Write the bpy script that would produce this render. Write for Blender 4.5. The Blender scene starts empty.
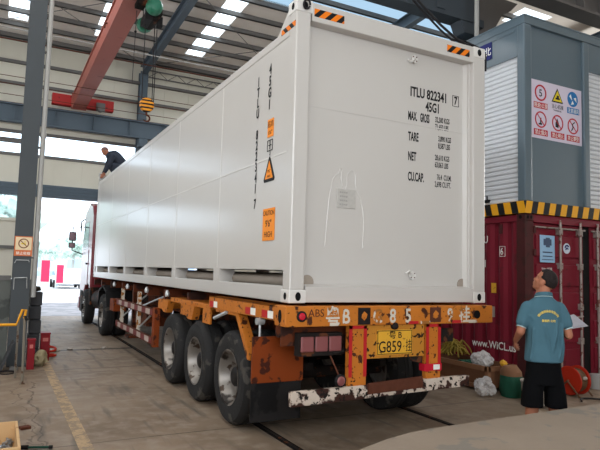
import bpy, bmesh, math, random
from mathutils import Vector, Matrix, noise
import numpy as np
R = random.Random(7)
S = bpy.context.scene
COL = S.collection
PI = math.pi

# ------------------------------------------------------------------ camera
yaw, pitch, roll, FPX = 0.48288, 0.082213, 0.026727, 571.2
cd = bpy.data.cameras.new('camera'); cam = bpy.data.objects.new('camera', cd); COL.objects.link(cam)
fw = Vector((math.sin(yaw)*math.cos(pitch), math.cos(yaw)*math.cos(pitch), math.sin(pitch)))
rt = Vector((math.cos(yaw), -math.sin(yaw), 0)); up = rt.cross(fw)
r2 = rt*math.cos(roll)+up*math.sin(roll); u2 = -rt*math.sin(roll)+up*math.cos(roll)
M = Matrix((r2, u2, -fw)).transposed().to_4x4(); M.translation = Vector((-2.368, -4.6946, 1.694))
cam.matrix_world = M
cd.sensor_width = 36; cd.lens = FPX*36/600; cd.clip_end = 400; cd.clip_start = .05
S.camera = cam

# ------------------------------------------------------------------ sky, daylight and added fill lamps
w = bpy.data.worlds.new('sky'); S.world = w; w.use_nodes = True
bg = w.node_tree.nodes['Background']; bg.inputs[0].default_value = (0.80, 0.90, 1.0, 1); bg.inputs[1].default_value = 3.6

def area(name, loc, target, sx, sy, power, col=(1, 1, 1)):
    l = bpy.data.lights.new(name, 'AREA'); l.shape = 'RECTANGLE'; l.size = sx; l.size_y = sy
    l.energy = power; l.color = col
    o = bpy.data.objects.new(name, l); COL.objects.link(o); o.location = loc
    o.rotation_euler = (Vector(target)-Vector(loc)).to_track_quat('-Z', 'Y').to_euler()
    return o
area('fill_rear', (-4.5, -11.5, 4.6), (1, 1, 2.6), 9, 5, 500, (1.0, .97, .93))  # fill lamp added behind the camera to brighten the container rear
area('fill_left', (-9.6, 5, 5.2), (2, 8, 8.6), 16, 2.0, 300, (1.0, .98, .95))  # fill lamp added at the unseen left wall opening
area('fill_right', (19.4, 5, 5.4), (3, 9, 9.6), 16, 2.2, 1500, (1.0, .98, .95))  # fill lamp added to brighten the roof; the right wall is closed
area('daylight_roof_strip', (-2.3, 4, 9.2), (-2.3, 4, 0), .6, 12, 260, (1.0, .98, .95))
area('daylight_ridge', (4.5, 8.6, 9.2), (4.5, 8.6, 0), 5, 2.0, 260, (.93, .97, 1.0))
#area('daylight_truck_door', (1.4, 15.9, 1.9), (1.0, 4, 1), 4.6, 3.4, 250, (.92, .96, 1.0))
S.view_settings.view_transform = 'Standard'; S.view_settings.look = 'None'
S.view_settings.exposure = 0.0; S.view_settings.gamma = 1; S.view_settings.use_curve_mapping = False
S.cycles.use_denoising = True
S.cycles.max_bounces = 7; S.cycles.diffuse_bounces = 4; S.cycles.glossy_bounces = 3
S.cycles.sample_clamp_indirect = 8; S.cycles.caustics_reflective = False; S.cycles.caustics_refractive = False

# ------------------------------------------------------------------ helpers
def srgb(r, g, b):
    f = lambda c: (c/255/12.92) if c/255 <= .04045 else ((c/255+.055)/1.055)**2.4
    return (f(r), f(g), f(b), 1)

MATS = {}
def mat(name, col, rough=.5, metal=0, var=.12, vs=3.0, wear=None, wear2=None, bump=0, bs=30, spec=None, coat=0):
    """wear = (colour, noise scale, amount 0..1) patches of another colour such as chipped paint, rust or grime"""
    m = bpy.data.materials.new(name); m.use_nodes = True; MATS[name] = m
    nt = m.node_tree; N = nt.nodes; L = nt.links; b = N['Principled BSDF']
    b.inputs['Roughness'].default_value = rough; b.inputs['Metallic'].default_value = metal
    b.inputs['Specular IOR Level'].default_value = spec if spec is not None else (.5 if rough < .45 else .18)
    if coat: b.inputs['Coat Weight'].default_value = coat; b.inputs['Coat Roughness'].default_value = .15
    tc = N.new('ShaderNodeTexCoord')
    def nz(scale, det=5):
        n = N.new('ShaderNodeTexNoise'); n.inputs['Scale'].default_value = scale; n.inputs['Detail'].default_value = det
        L.new(tc.outputs['Object'], n.inputs['Vector']); return n
    def mixc(fac, a, bcol):
        x = N.new('ShaderNodeMix'); x.data_type = 'RGBA'
        L.new(fac, x.inputs[0])
        if isinstance(a, tuple): x.inputs[6].default_value = a
        else: L.new(a, x.inputs[6])
        if isinstance(bcol, tuple): x.inputs[7].default_value = bcol
        else: L.new(bcol, x.inputs[7])
        return x.outputs[2]
    n = nz(vs)
    d = tuple(c*(1-var) for c in col[:3])+(1,); l = tuple(min(1, c*(1+var)) for c in col[:3])+(1,)
    out = mixc(n.outputs[0], d, l)
    for k, wr in enumerate((wear, wear2)):
        if not wr: continue
        wc, ws, wa = wr
        wn = nz(ws, 6)
        if k: wn.noise_dimensions = '4D'; wn.inputs['W'].default_value = 3.3
        rp = N.new('ShaderNodeValToRGB'); t = .72-wa*.5
        rp.color_ramp.elements[0].position = t; rp.color_ramp.elements[1].position = t+.04
        L.new(wn.outputs[0], rp.inputs[0]); out = mixc(rp.outputs[0], out, wc)
    L.new(out, b.inputs['Base Color'])
    if bump:
        bn = nz(bs, 4); bp = N.new('ShaderNodeBump'); bp.inputs['Strength'].default_value = bump; bp.inputs['Distance'].default_value = .02
        L.new(bn.outputs[0], bp.inputs['Height']); L.new(bp.outputs[0], b.inputs['Normal'])
    return m

class MB:
    def __init__(s): s.v = []; s.f = []
    def add(s, vs, fs):
        o = len(s.v); s.v += [tuple(v) for v in vs]; s.f += [tuple(i+o for i in f) for f in fs]; return s
    def box(s, x0, x1, y0, y1, z0, z1, rz=0, rx=0, ry=0):
        if rz or rx or ry:
            c = Vector(((x0+x1)/2, (y0+y1)/2, (z0+z1)/2)); m = Matrix.Rotation(rz, 3, 'Z') @ Matrix.Rotation(ry, 3, 'Y') @ Matrix.Rotation(rx, 3, 'X')
        vs = [(x, y, z) for z in (z0, z1) for y in (y0, y1) for x in (x0, x1)]
        if rz or rx or ry: vs = [tuple(c+m @ (Vector(v)-c)) for v in vs]
        return s.add(vs, [(0, 2, 3, 1), (4, 5, 7, 6), (0, 1, 5, 4), (2, 6, 7, 3), (0, 4, 6, 2), (1, 3, 7, 5)])
    def prism(s, poly, axis, a, b):
        """poly: 2-D points in the plane of the two other axes (in x,y,z order), extruded along axis"""
        n = len(poly); vs = []
        for t in (a, b):
            for p in poly:
                q = list(p); q.insert(axis, t); vs.append(q)
        fs = [tuple(range(n)), tuple(range(2*n-1, n-1, -1))]+[(i, i+n, (i+1) % n+n, (i+1) % n) for i in range(n)]
        return s.add(vs, fs)
    def tube(s, pts, r, n=10, cap=True):
        pts = [Vector(p) for p in pts]; rs = r if isinstance(r, (list, tuple)) else [r]*len(pts)
        vs = []; prev = None
        for i, p in enumerate(pts):
            t = (pts[min(i+1, len(pts)-1)]-pts[max(i-1, 0)]).normalized()
            if prev is None:
                a = Vector((0, 0, 1)) if abs(t.z) < .9 else Vector((1, 0, 0)); u = t.cross(a).normalized()
            else: u = (prev-t*prev.dot(t)).normalized()
            prev = u; v = t.cross(u)
            for k in range(n):
                an = 2*PI*k/n; vs.append(p+(u*math.cos(an)+v*math.sin(an))*rs[i])
        fs = []
        for i in range(len(pts)-1):
            for k in range(n):
                a = i*n+k; b = i*n+(k+1) % n; fs.append((a, b, b+n, a+n))
        if cap: fs += [tuple(range(n-1, -1, -1)), tuple(range((len(pts)-1)*n, len(pts)*n))]
        return s.add(vs, fs)
    def lathe(s, prof, c, axis, n=32):
        """prof: (radius, offset along axis)"""
        vs = []; c = Vector(c)
        for r, h in prof:
            for k in range(n):
                a = 2*PI*k/n; q = [r*math.cos(a), r*math.sin(a)]; q.insert(axis, h); vs.append(c+Vector(q))
        fs = []
        for i in range(len(prof)-1):
            for k in range(n):
                a = i*n+k; b = i*n+(k+1) % n; fs.append((a, b, b+n, a+n))
        fs += [tuple(range(n-1, -1, -1)), tuple(range((len(prof)-1)*n, len(prof)*n))]
        return s.add(vs, fs)
    def ico(s, c, r, sub=2, rough=0, seed=0, sc=(1, 1, 1)):
        bm = bmesh.new(); bmesh.ops.create_icosphere(bm, subdivisions=sub, radius=1)
        vs = []
        for v in bm.verts:
            k = 1+rough*noise.noise(v.co*2.3+Vector((seed, seed*.7, 0)))
            vs.append(Vector(c)+Vector((v.co.x*sc[0], v.co.y*sc[1], v.co.z*sc[2]))*r*k)
        fs = [tuple(v.index for v in f.verts) for f in bm.faces]; bm.free()
        return s.add(vs, fs)

def base_matrix(o): return Matrix.Translation(o.location) @ o.rotation_euler.to_matrix().to_4x4()
def world_of(o):
    m = base_matrix(o)
    return world_of(o.parent) @ o.matrix_parent_inverse @ m if o.parent else m
def attach(o, parent, local=False):
    if parent is not None:
        o.parent = parent
        if not local: o.matrix_parent_inverse = world_of(parent).inverted()
def mk(name, mb, m, parent=None, smooth=False, bevel=0, local=False, segs=2):
    me = bpy.data.meshes.new(name); me.from_pydata(mb.v, [], mb.f); me.update()
    bm = bmesh.new(); bm.from_mesh(me); bmesh.ops.recalc_face_normals(bm, faces=bm.faces); bm.to_mesh(me); bm.free()
    o = bpy.data.objects.new(name, me); COL.objects.link(o)
    me.materials.append(MATS[m] if isinstance(m, str) else m)
    if smooth:
        for p in me.polygons: p.use_smooth = True
        try: me.set_sharp_from_angle(angle=math.radians(38))
        except Exception: pass
    if bevel:
        b = o.modifiers.new('bevel', 'BEVEL'); b.width = bevel; b.segments = segs; b.limit_method = 'ANGLE'; b.angle_limit = math.radians(35)
    attach(o, parent, local)
    return o
def B(*a, **k): return MB().box(*a, **k)
def thing(name, label, cat, loc, rz=0, group=None):
    o = bpy.data.objects.new(name, None); COL.objects.link(o); o.location = loc; o.rotation_euler = (0, 0, rz)
    o.empty_display_size = .2
    return tag(o, label, cat, group)
def tag(o, label, cat=None, group=None):
    o['label'] = label
    if cat: o['category'] = cat
    if group: o['group'] = group
    return o
def struct(o): o['kind'] = 'structure'; return o
def copy_tree(o, parent=None):
    c = o.copy(); COL.objects.link(c)
    if parent: c.parent = parent
    for ch in list(o.children): copy_tree(ch, c)
    return c
def text_mb(mb, txt, size, pos, xd, yd, sx=1.0, bold=.0, align='LEFT', depth=.0006):
    cu = bpy.data.curves.new('t', 'FONT'); cu.body = txt; cu.size = size; cu.offset = bold*size; cu.extrude = depth
    cu.align_x = align; cu.resolution_u = 3
    o = bpy.data.objects.new('t', cu); COL.objects.link(o)
    dg = bpy.context.evaluated_depsgraph_get(); dg.update()
    me = bpy.data.meshes.new_from_object(o.evaluated_get(dg))
    xd = Vector(xd).normalized(); yd = Vector(yd).normalized(); zd = xd.cross(yd)
    vs = [Vector(pos)+xd*v.co.x*sx+yd*v.co.y+zd*v.co.z for v in me.vertices]
    mb.add(vs, [tuple(p.vertices) for p in me.polygons])
    bpy.data.objects.remove(o); bpy.data.curves.remove(cu); bpy.data.meshes.remove(me)
    return mb
def lettering(name, items, m, parent):
    mb = MB()
    for it in items: text_mb(mb, *it[0], **it[1])
    return mk(name, mb, m, parent)

# ------------------------------------------------------------------ materials
mat('white_paint', srgb(192, 187, 182), .32, var=.015, bump=.05, bs=1.6, coat=.3)
mat('white_trim', srgb(208, 204, 199), .38, var=.02)
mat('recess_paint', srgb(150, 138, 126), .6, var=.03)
mat('black', srgb(22, 21, 22), .6, var=.1)
mat('ink', srgb(26, 26, 28), .6, var=0)
mat('dark_hole', srgb(12, 11, 12), .9, var=0)
mat('orange_label', srgb(235, 140, 40), .5, var=.03)
mat('white_label', srgb(230, 228, 222), .5, var=.02)
mat('rail_orange', srgb(184, 108, 38), .55, var=.2, vs=4, wear=(srgb(70, 36, 22), 9, .26), wear2=(srgb(40, 26, 20), 30, .2), bump=.15)
mat('frame_orange', srgb(96, 46, 22), .65, var=.25, vs=3, wear=(srgb(52, 30, 24), 5, .45), bump=.2)
mat('guard_orange', srgb(122, 52, 12), .6, var=.15, vs=3, wear=(srgb(60, 24, 10), 8, .25))
mat('plate_yellow', srgb(214, 160, 52), .45, var=.06, wear=(srgb(120, 80, 40), 25, .2))
mat('panel_yellow', srgb(184, 122, 44), .55, var=.12, wear=(srgb(44, 28, 20), 16, .3))
mat('faded_white', srgb(200, 190, 176), .7, var=.1, wear=(srgb(150, 96, 44), 14, .42))
mat('chipped_white', srgb(196, 180, 166), .6, var=.1, wear=(srgb(58, 34, 28), 7, .46), wear2=(srgb(26, 20, 18), 20, .3), bump=.3)
mat('rust', srgb(86, 48, 34), .85, var=.3, vs=12, bump=.3)
mat('red_paint', srgb(176, 36, 38), .5, var=.1, wear=(srgb(80, 30, 25), 14, .15))
mat('pink_lamp', srgb(128, 72, 72), .4, var=.15)
mat('red_lens', srgb(190, 30, 50), .25, var=.05)
mat('tyre', srgb(40, 39, 39), .8, var=.3, vs=6, bump=.25, bs=40, wear=(srgb(70, 66, 62), 5, .25))
mat('rim_steel', srgb(138, 132, 126), .42, metal=.6, var=.3, vs=5, wear=(srgb(70, 56, 46), 7, .3), wear2=(srgb(40, 34, 30), 3, .3))
mat('hub_grease', srgb(30, 27, 26), .6, var=.2)
mat('rubber_flap', srgb(14, 13, 14), .6, var=.3, vs=3, wear=(srgb(32, 30, 30), 3, .35))
mat('chassis_dark', srgb(30, 24, 22), .75, var=.3, wear=(srgb(90, 50, 30), 6, .3))
mat('cab_red', srgb(120, 22, 34), .3, var=.06, coat=.4)
mat('glass_dark', srgb(40, 60, 70), .08, var=0)
mat('mirror_glass', srgb(90, 70, 75), .12, metal=.6, var=.1)
mat('concrete_apron', srgb(136, 122, 108), .8, var=.16, vs=2.2, wear=(srgb(122, 114, 105), 4, .3), bump=.2, bs=18)
mat('wall_sheet', srgb(206, 202, 188), .6, var=.04)
mat('roof_sheet', srgb(228, 222, 214), .6, var=.05)
mat('girt_steel', srgb(104, 102, 100), .6, var=.1)
mat('steel_blue', srgb(84, 96, 106), .5, var=.08, wear=(srgb(104, 72, 56), 4, .06))
mat('column_grey', srgb(68, 72, 75), .5, var=.06, wear=(srgb(110, 70, 56), 7, .04))
mat('dark_slate', srgb(58, 64, 70), .5, var=.1)
mat('pipe_grey', srgb(158, 156, 152), .5, var=.05)
mat('crane_pink', srgb(160, 92, 80), .5, var=.08, wear=(srgb(130, 70, 62), 5, .12))
mat('crane_red', srgb(176, 50, 48), .45, var=.08, wear=(srgb(110, 40, 40), 6, .15))
mat('hoist_green', srgb(36, 110, 84), .4, var=.1)
mat('steel_light', srgb(190, 192, 192), .35, metal=.5, var=.1)
mat('hook_orange', srgb(216, 140, 40), .5, var=.08)
mat('masonry_dark', srgb(96, 98, 94), .85, var=.2, vs=2.5, wear=(srgb(74, 76, 74), 3, .4))
mat('block_dark', srgb(62, 62, 64), .7, var=.2)
mat('handrail_yellow', srgb(222, 154, 34), .45, var=.06)
mat('post_grey', srgb(120, 112, 100), .6, var=.15, wear=(srgb(90, 66, 50), 9, .3))
mat('box_red', srgb(128, 20, 30), .45, var=.06)
mat('sack_tan', srgb(150, 138, 108), .85, var=.12, bump=.5, bs=12)
mat('crate_wood', srgb(196, 160, 116), .7, var=.1, vs=7, wear=(srgb(168, 128, 88), 5, .3))
mat('crate_brown', srgb(112, 76, 54), .75, var=.15, vs=6, wear=(srgb(110, 74, 50), 6, .3))
mat('fitting_steel', srgb(150, 154, 158), .35, metal=.7, var=.15)
mat('tool_green', srgb(22, 64, 52), .5, var=.1)
mat('maroon', srgb(114, 28, 42), .5, var=.08, vs=2, wear=(srgb(94, 30, 38), 4, .16), wear2=(srgb(76, 34, 34), 16, .08))
mat('maroon_rust', srgb(72, 34, 34), .6, var=.15, wear=(srgb(60, 34, 32), 8, .3))
mat('rod_steel', srgb(150, 138, 132), .45, metal=.3, var=.15, wear=(srgb(110, 70, 60), 14, .3))
mat('cabin_grey', srgb(86, 102, 112), .38, var=.03, coat=.35)
mat('shutter_white', srgb(206, 208, 212), .5, var=.02)
mat('sign_lilac', srgb(206, 196, 212), .5, var=.03)
mat('sign_red', srgb(178, 36, 50), .5, var=.05)
mat('sign_yellow', srgb(216, 190, 40), .5, var=.04)
mat('sign_blue', srgb(36, 110, 170), .5, var=.04)
mat('navy', srgb(36, 40, 100), .5, var=.03)
mat('poster_blue', srgb(150, 186, 216), .5, var=.05)
mat('sticker_pale', srgb(200, 208, 222), .5, var=.03)
mat('shirt_teal', srgb(66, 98, 111), .9, spec=.2, var=.08, vs=5, bump=.5, bs=5)
mat('shirt_trim', srgb(170, 196, 200), .85, var=.03)
mat('print_yellow', srgb(214, 188, 96), .8, var=.05)
mat('shorts_black', srgb(9, 9, 11), .95, spec=.1, var=.1, bump=.3, bs=8)
mat('skin', srgb(160, 104, 80), .5, var=.06, vs=9)
mat('hair', srgb(34, 27, 26), .75, var=.2, vs=40, bump=.4, bs=90)
mat('dark_cloth', srgb(46, 50, 60), .9, var=.1, bump=.3, bs=8)
mat('paper_grey', srgb(150, 146, 152), .6, var=.05)
m = mat('bag_plastic', srgb(226, 222, 220), .18, var=.1, vs=9, bump=.9, bs=34)
m.node_tree.nodes['Principled BSDF'].inputs['Alpha'].default_value = .55
mat('bag_green', srgb(34, 84, 66), .6, var=.12, bump=.4, bs=14)
mat('card_tan', srgb(128, 92, 68), .8, var=.1)
mat('bucket_white', srgb(170, 160, 150), .5, var=.05)
mat('webbing_yellow', srgb(140, 118, 50), .8, var=.2, bump=.4)
mat('webbing_dark', srgb(56, 50, 40), .85, var=.2, bump=.4)
mat('cable_black', srgb(34, 32, 34), .6, var=.1)
mat('reel_red', srgb(170, 44, 26), .45, var=.08)
mat('copper_brown', srgb(104, 76, 56), .6, var=.2)
mat('car_white', srgb(226, 230, 236), .25, var=.01, coat=.5)
mat('banner_pink', srgb(206, 56, 92), .7, var=.05)
mat('outer_blue', srgb(170, 190, 216), .6, var=.05)
mat('building_pale', srgb(222, 224, 226), .7, var=.03)
mat('leaf_hazed', srgb(196, 214, 204), .8, var=.35, vs=1.5, bump=.6, bs=4)  # outdoor haze put into the foliage colour, hence so pale
mat('bark_hazed', srgb(176, 176, 172), .9, var=.2)  # trunks paled the same way, haze in the colour
mat('yard_near', srgb(120, 117, 120), .7, var=.12, vs=.8, wear=(srgb(140, 136, 138), 1.2, .45))
mat('yard', srgb(200, 198, 196), .8, var=.06, vs=.5)  # sunlit ground farther out, its brightness put into a paler colour

def math_stripe(name, c1, c2, expr_scale, slant, thr=.5):
    """diagonal warning stripes: bands of (x+y)*scale + z*slant"""
    m = mat(name, c1, .5, var=.0); nt = m.node_tree; N = nt.nodes; L = nt.links; b = N['Principled BSDF']
    tc = N.new('ShaderNodeTexCoord'); sp = N.new('ShaderNodeSeparateXYZ'); L.new(tc.outputs['Object'], sp.inputs[0])
    def mth(op, a, bb):
        x = N.new('ShaderNodeMath'); x.operation = op
        for i, q in enumerate((a, bb)):
            if q is None: continue
            if isinstance(q, (int, float)): x.inputs[i].default_value = q
            else: L.new(q, x.inputs[i])
        return x.outputs[0]
    s = mth('ADD', mth('MULTIPLY', mth('ADD', sp.outputs[0], sp.outputs[1]), expr_scale), mth('MULTIPLY', sp.outputs[2], slant))
    g = mth('GREATER_THAN', mth('FRACT', s, None), thr)
    x = N.new('ShaderNodeMix'); x.data_type = 'RGBA'; L.new(g, x.inputs[0]); x.inputs[6].default_value = c1; x.inputs[7].default_value = c2
    L.new(x.outputs[2], b.inputs['Base Color'])
    return m
math_stripe('hazard_rim', srgb(24, 24, 26), srgb(226, 160, 30), 1/.27, -.9, .48)
math_stripe('hazard_sticker', srgb(24, 24, 26), srgb(226, 118, 24), 1/.13, -8, .48)
math_stripe('hook_stripes', srgb(216, 140, 40), srgb(30, 28, 28), .1, 14, .55)
math_stripe('red_white', srgb(214, 208, 200), srgb(170, 40, 44), 1/.3, 0, .5)
math_stripe('guard_stripes', srgb(176, 160, 150), srgb(112, 44, 44), 1/.62, 0, .5)

def seethrough(name, tint, mixv):
    m = bpy.data.materials.new(name); m.use_nodes = True; MATS[name] = m
    nt = m.node_tree; N = nt.nodes; L = nt.links; N.remove(N['Principled BSDF'])
    t = N.new('ShaderNodeBsdfTransparent'); t.inputs[0].default_value = tint
    d = N.new('ShaderNodeBsdfTranslucent'); d.inputs[0].default_value = tint
    x = N.new('ShaderNodeMixShader'); x.inputs[0].default_value = mixv
    L.new(t.outputs[0], x.inputs[1]); L.new(d.outputs[0], x.inputs[2]); L.new(x.outputs[0], N['Material Output'].inputs[0])
seethrough('fibreglass', (.95, .97, .97, 1), .25)
seethrough('blue_glazing', (.40, .46, .50, 1), .2)
seethrough('pane', (.93, .96, .98, 1), .03)

def floor_material():
    m = mat('floor_concrete', srgb(126, 116, 106), .62, var=0); nt = m.node_tree; N = nt.nodes; L = nt.links; b = N['Principled BSDF']
    tc = N.new('ShaderNodeTexCoord'); sp = N.new('ShaderNodeSeparateXYZ'); L.new(tc.outputs['Object'], sp.inputs[0])
    def val(x): return x
    def mth(op, a, bb=None, cc=None):
        x = N.new('ShaderNodeMath'); x.operation = op
        for i, q in enumerate((a, bb, cc)):
            if q is None: continue
            if isinstance(q, (int, float)): x.inputs[i].default_value = q
            else: L.new(q, x.inputs[i])
        return x.outputs[0]
    def nz(scale, det=6, stretch=None, ww=0):
        n = N.new('ShaderNodeTexNoise'); n.inputs['Scale'].default_value = scale; n.inputs['Detail'].default_value = det
        mp = N.new('ShaderNodeMapping'); L.new(tc.outputs['Object'], mp.inputs[0]); mp.inputs['Scale'].default_value = stretch or (1, 1, 1); mp.inputs['Location'].default_value = (ww, ww, 0)
        L.new(mp.outputs[0], n.inputs['Vector']); return n.outputs[0]
    def mixc(fac, a, c):
        x = N.new('ShaderNodeMix'); x.data_type = 'RGBA'; L.new(fac, x.inputs[0])
        for i, q in ((6, a), (7, c)):
            if isinstance(q, tuple): x.inputs[i].default_value = q
            else: L.new(q, x.inputs[i])
        return x.outputs[2]
    def ramp(f, a, c):
        r = N.new('ShaderNodeMapRange'); r.inputs[1].default_value = a; r.inputs[2].default_value = c; L.new(f, r.inputs[0]); return r.outputs[0]
    base = mixc(ramp(nz(.9), .35, .65), srgb(114, 97, 81), srgb(138, 120, 102))
    base = mixc(ramp(nz(5, 8, None, 4), .45, .75), base, srgb(144, 130, 115))
    base = mixc(ramp(nz(2.2, 8, (3, .35, 1), 9), .56, .72), base, srgb(96, 86, 77))   # tyre scuffs along the truck lane
    wob = mth('MULTIPLY', mth('SUBTRACT', nz(1.3, 4), .5), .06)
    wobc = mth('MULTIPLY', mth('SUBTRACT', nz(1.8, 8, None, 2), .5), .55)
    cracks = None
    def line(coord, c, hw, wv):
        d = mth('ABSOLUTE', mth('SUBTRACT', mth('ADD', coord, wv), c)); return mth('LESS_THAN', d, hw)
    X, Y = sp.outputs[0], sp.outputs[1]
    ls = [line(Y, 5.5, .022, wob), line(Y, 1.22, .011, wob), line(Y, 11.0, .03, wob), line(Y, -3, .012, wob), line(X, 5.6, .012, wob)]
    lm = ls[0]
    for q in ls[1:]: lm = mth('MAXIMUM', lm, q)
    base = mixc(mth('MULTIPLY', lm, .62), base, srgb(58, 50, 44))
    ck = mth('MULTIPLY', line(X, -1.86, .012, wobc), mth('LESS_THAN', Y, 4.6))
    ck = mth('MAXIMUM', ck, mth('MULTIPLY', line(mth('ADD', X, mth('MULTIPLY', Y, .05)), -1.85, .008, mth('MULTIPLY', wobc, 1.6)), mth('LESS_THAN', Y, 4.2)))
    base = mixc(mth('MULTIPLY', ck, .6), base, srgb(66, 56, 50))
    # groove across the door lane, dark and filled with grit
    gv = mth('MULTIPLY', line(Y, 7.8, .10, wob), mth('LESS_THAN', X, .3))
    base = mixc(mth('MULTIPLY', gv, .85), base, srgb(56, 48, 42))
    L.new(base, b.inputs['Base Color'])
    L.new(ramp(nz(1.4, 5, None, 7), .3, .7), b.inputs['Roughness'])
    rr = N.new('ShaderNodeMapRange'); rr.inputs[3].default_value = .42; rr.inputs[4].default_value = .75
    L.new(nz(1.4, 5, None, 7), rr.inputs[0]); L.new(rr.outputs[0], b.inputs['Roughness'])
    bp = N.new('ShaderNodeBump'); bp.inputs['Strength'].default_value = .25; bp.inputs['Distance'].default_value = .01
    L.new(nz(14, 8), bp.inputs['Height']); L.new(bp.outputs[0], b.inputs['Normal'])
floor_material()

# ------------------------------------------------------------------ the hall
HX0, HX1, HY0, HY1 = -10, 20, -12, 16
def roof_z(y): return 9.19+.0482*(16.05-y)
struct(mk('floor', B(HX0, HX1, HY0, HY1+.3, -.2, 0), 'floor_concrete'))
struct(mk('yard', B(-60, 90, HY1+.3, 24, -.25, -.01), 'yard_near'))
struct(mk('yard', B(-60, 90, 24, 130, -.25, -.01), 'yard'))  # separate slab carries the painted sunlit tone
# painted guide line, worn
m = mat('worn_yellow', srgb(172, 146, 114), .75, var=.1, vs=6, wear=(srgb(138, 121, 102), 8, .48), wear2=(srgb(154, 132, 106), 30, .4))
struct(mk('trim_1', B(-1.60, -1.47, -3, 7.4, .0, .003), 'worn_yellow'))
# far wall with door opening X -1.25..4.3, window band, low windows left
fwv = MB()
DZ, WT = 3.90, 16.0
def wall_piece(mb, x0, x1, z0, z1):  # ribbed sheet
    mb.box(x0, x1, WT, WT+.12, z0, z1)
    x = math.ceil(x0/.9)*.9
    while x < x1-.05:
        mb.box(x-.02, x+.02, WT-.018, WT, z0, z1); x += .9
wall_piece(fwv, HX0, HX1, 6.04, 9.35)
wall_piece(fwv, HX0, HX1, 4.34, 5.29)
wall_piece(fwv, 4.3, HX1, 1.25, 4.34)
wall_piece(fwv, HX0, -1.5, 1.25, 3.18)
fwv.box(HX0, -5.5, WT, WT+.12, 3.18, 4.34); fwv.box(-1.5, -1.25, WT, WT+.12, 0, 4.34)
struct(mk('wall_far', fwv, 'wall_sheet'))
struct(mk('baseboard_far', MB().box(HX0, -1.25, WT-.03, WT+.2, 0, 1.22).box(4.3, HX1, WT-.03, WT+.2, 0, 1.22), 'masonry_dark'))
# shutter box over the door
sb = MB().box(-5.5, 4.3, WT-.22, WT+.12, 3.94, 4.34)
for i in range(4): sb.box(-5.5, 4.3, WT-.25, WT-.22, 3.96+i*.1, 4.02+i*.1)
struct(mk('trim_2', sb, 'steel_blue'))
wf = MB()
for a, b, z in ((-10, 20, 6.04), (-10, 20, 5.29)): wf.box(a, b, WT-.05, WT+.05, z-.05, z+.05)
wf.box(-10, -1.7, WT-.02, WT+.06, 5.66, 5.82)
struct(mk('window_1', wf, 'girt_steel'))
struct(mk('window_2', MB().box(-10, 20, WT+.05, WT+.06, 5.34, 5.99), 'pane'))
struct(mk('window_3', MB().box(-5.5, -1.5, WT+.05, WT+.06, 3.2, 3.94), 'pane'))
struct(mk('window_4', MB().box(-5.5, -1.5, WT-.06, WT+.04, 3.1, 3.2), 'wall_sheet'))
g = MB()
for z in (7.62, 8.33, 9.1): g.box(HX0, HX1, WT-.16, WT-.02, z-.04, z+.05)
g.box(HX0, -1.5, WT-.1, WT-.02, 2.2, 2.3)
struct(mk('trim_4', g, 'girt_steel'))
# side and rear walls of the hall, seen only in reflections and in the light they give back
struct(mk('wall_left', MB().box(HX0-.1, HX0, HY0, HY1, 0, 4.3).box(HX0-.1, HX0, HY0, HY1, 6.3, 10.4), 'wall_sheet'))
struct(mk('wall_right', MB().box(HX1, HX1+.1, HY0, HY1, 0, 10.4), 'wall_sheet'))
struct(mk('wall_rear', MB().box(HX0, -9, HY0-.1, HY0, 0, 10.6).box(1.5, HX1, HY0-.1, HY0, 0, 10.6).box(-9, 1.5, HY0-.1, HY0, 7, 10.6), 'wall_sheet'))

# roof with translucent strips
strips = [(-2.56, -2.02, -6, 14.62), (-.05, .52, -6, 14.62), (3.0, 3.62, -6, 14.62), (10.9, 12.1, 6.7, 7.6)]
xs = sorted({HX0, HX1, 3.9, 12.6}|{a for s_ in strips for a in s_[:2]})
ys = sorted({HY0, HY1+.1, 14.62, -6, 6.7, 7.6, 8.0, 9.97})
def is_glazed(cx, cy):
    for a, b, c, d in strips:
        if a < cx < b and c < cy < d: return 1
    if 3.9 < cx < 12.6 and 8.0 < cy < 9.97: return 2
    return 0
rf, gz, bz = MB(), MB(), MB()
for i in range(len(xs)-1):
    for j in range(len(ys)-1):
        x0, x1, y0, y1 = xs[i], xs[i+1], ys[j], ys[j+1]
        k = is_glazed((x0+x1)/2, (y0+y1)/2); t = .05 if k == 0 else .006
        z0, z1 = roof_z(y0), roof_z(y1)
        vs = [(x0, y0, z0), (x1, y0, z0), (x1, y1, z1), (x0, y1, z1), (x0, y0, z0+t), (x1, y0, z0+t), (x1, y1, z1+t), (x0, y1, z1+t)]
        (rf, gz, bz)[k].add(vs, [(0, 3, 2, 1), (4, 5, 6, 7), (0, 1, 5, 4), (1, 2, 6, 5), (2, 3, 7, 6), (3, 0, 4, 7)])
struct(mk('ceiling', rf, 'roof_sheet'))
struct(mk('window_5', gz, 'fibreglass'))
struct(mk('window_6', bz, 'blue_glazing'))
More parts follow.
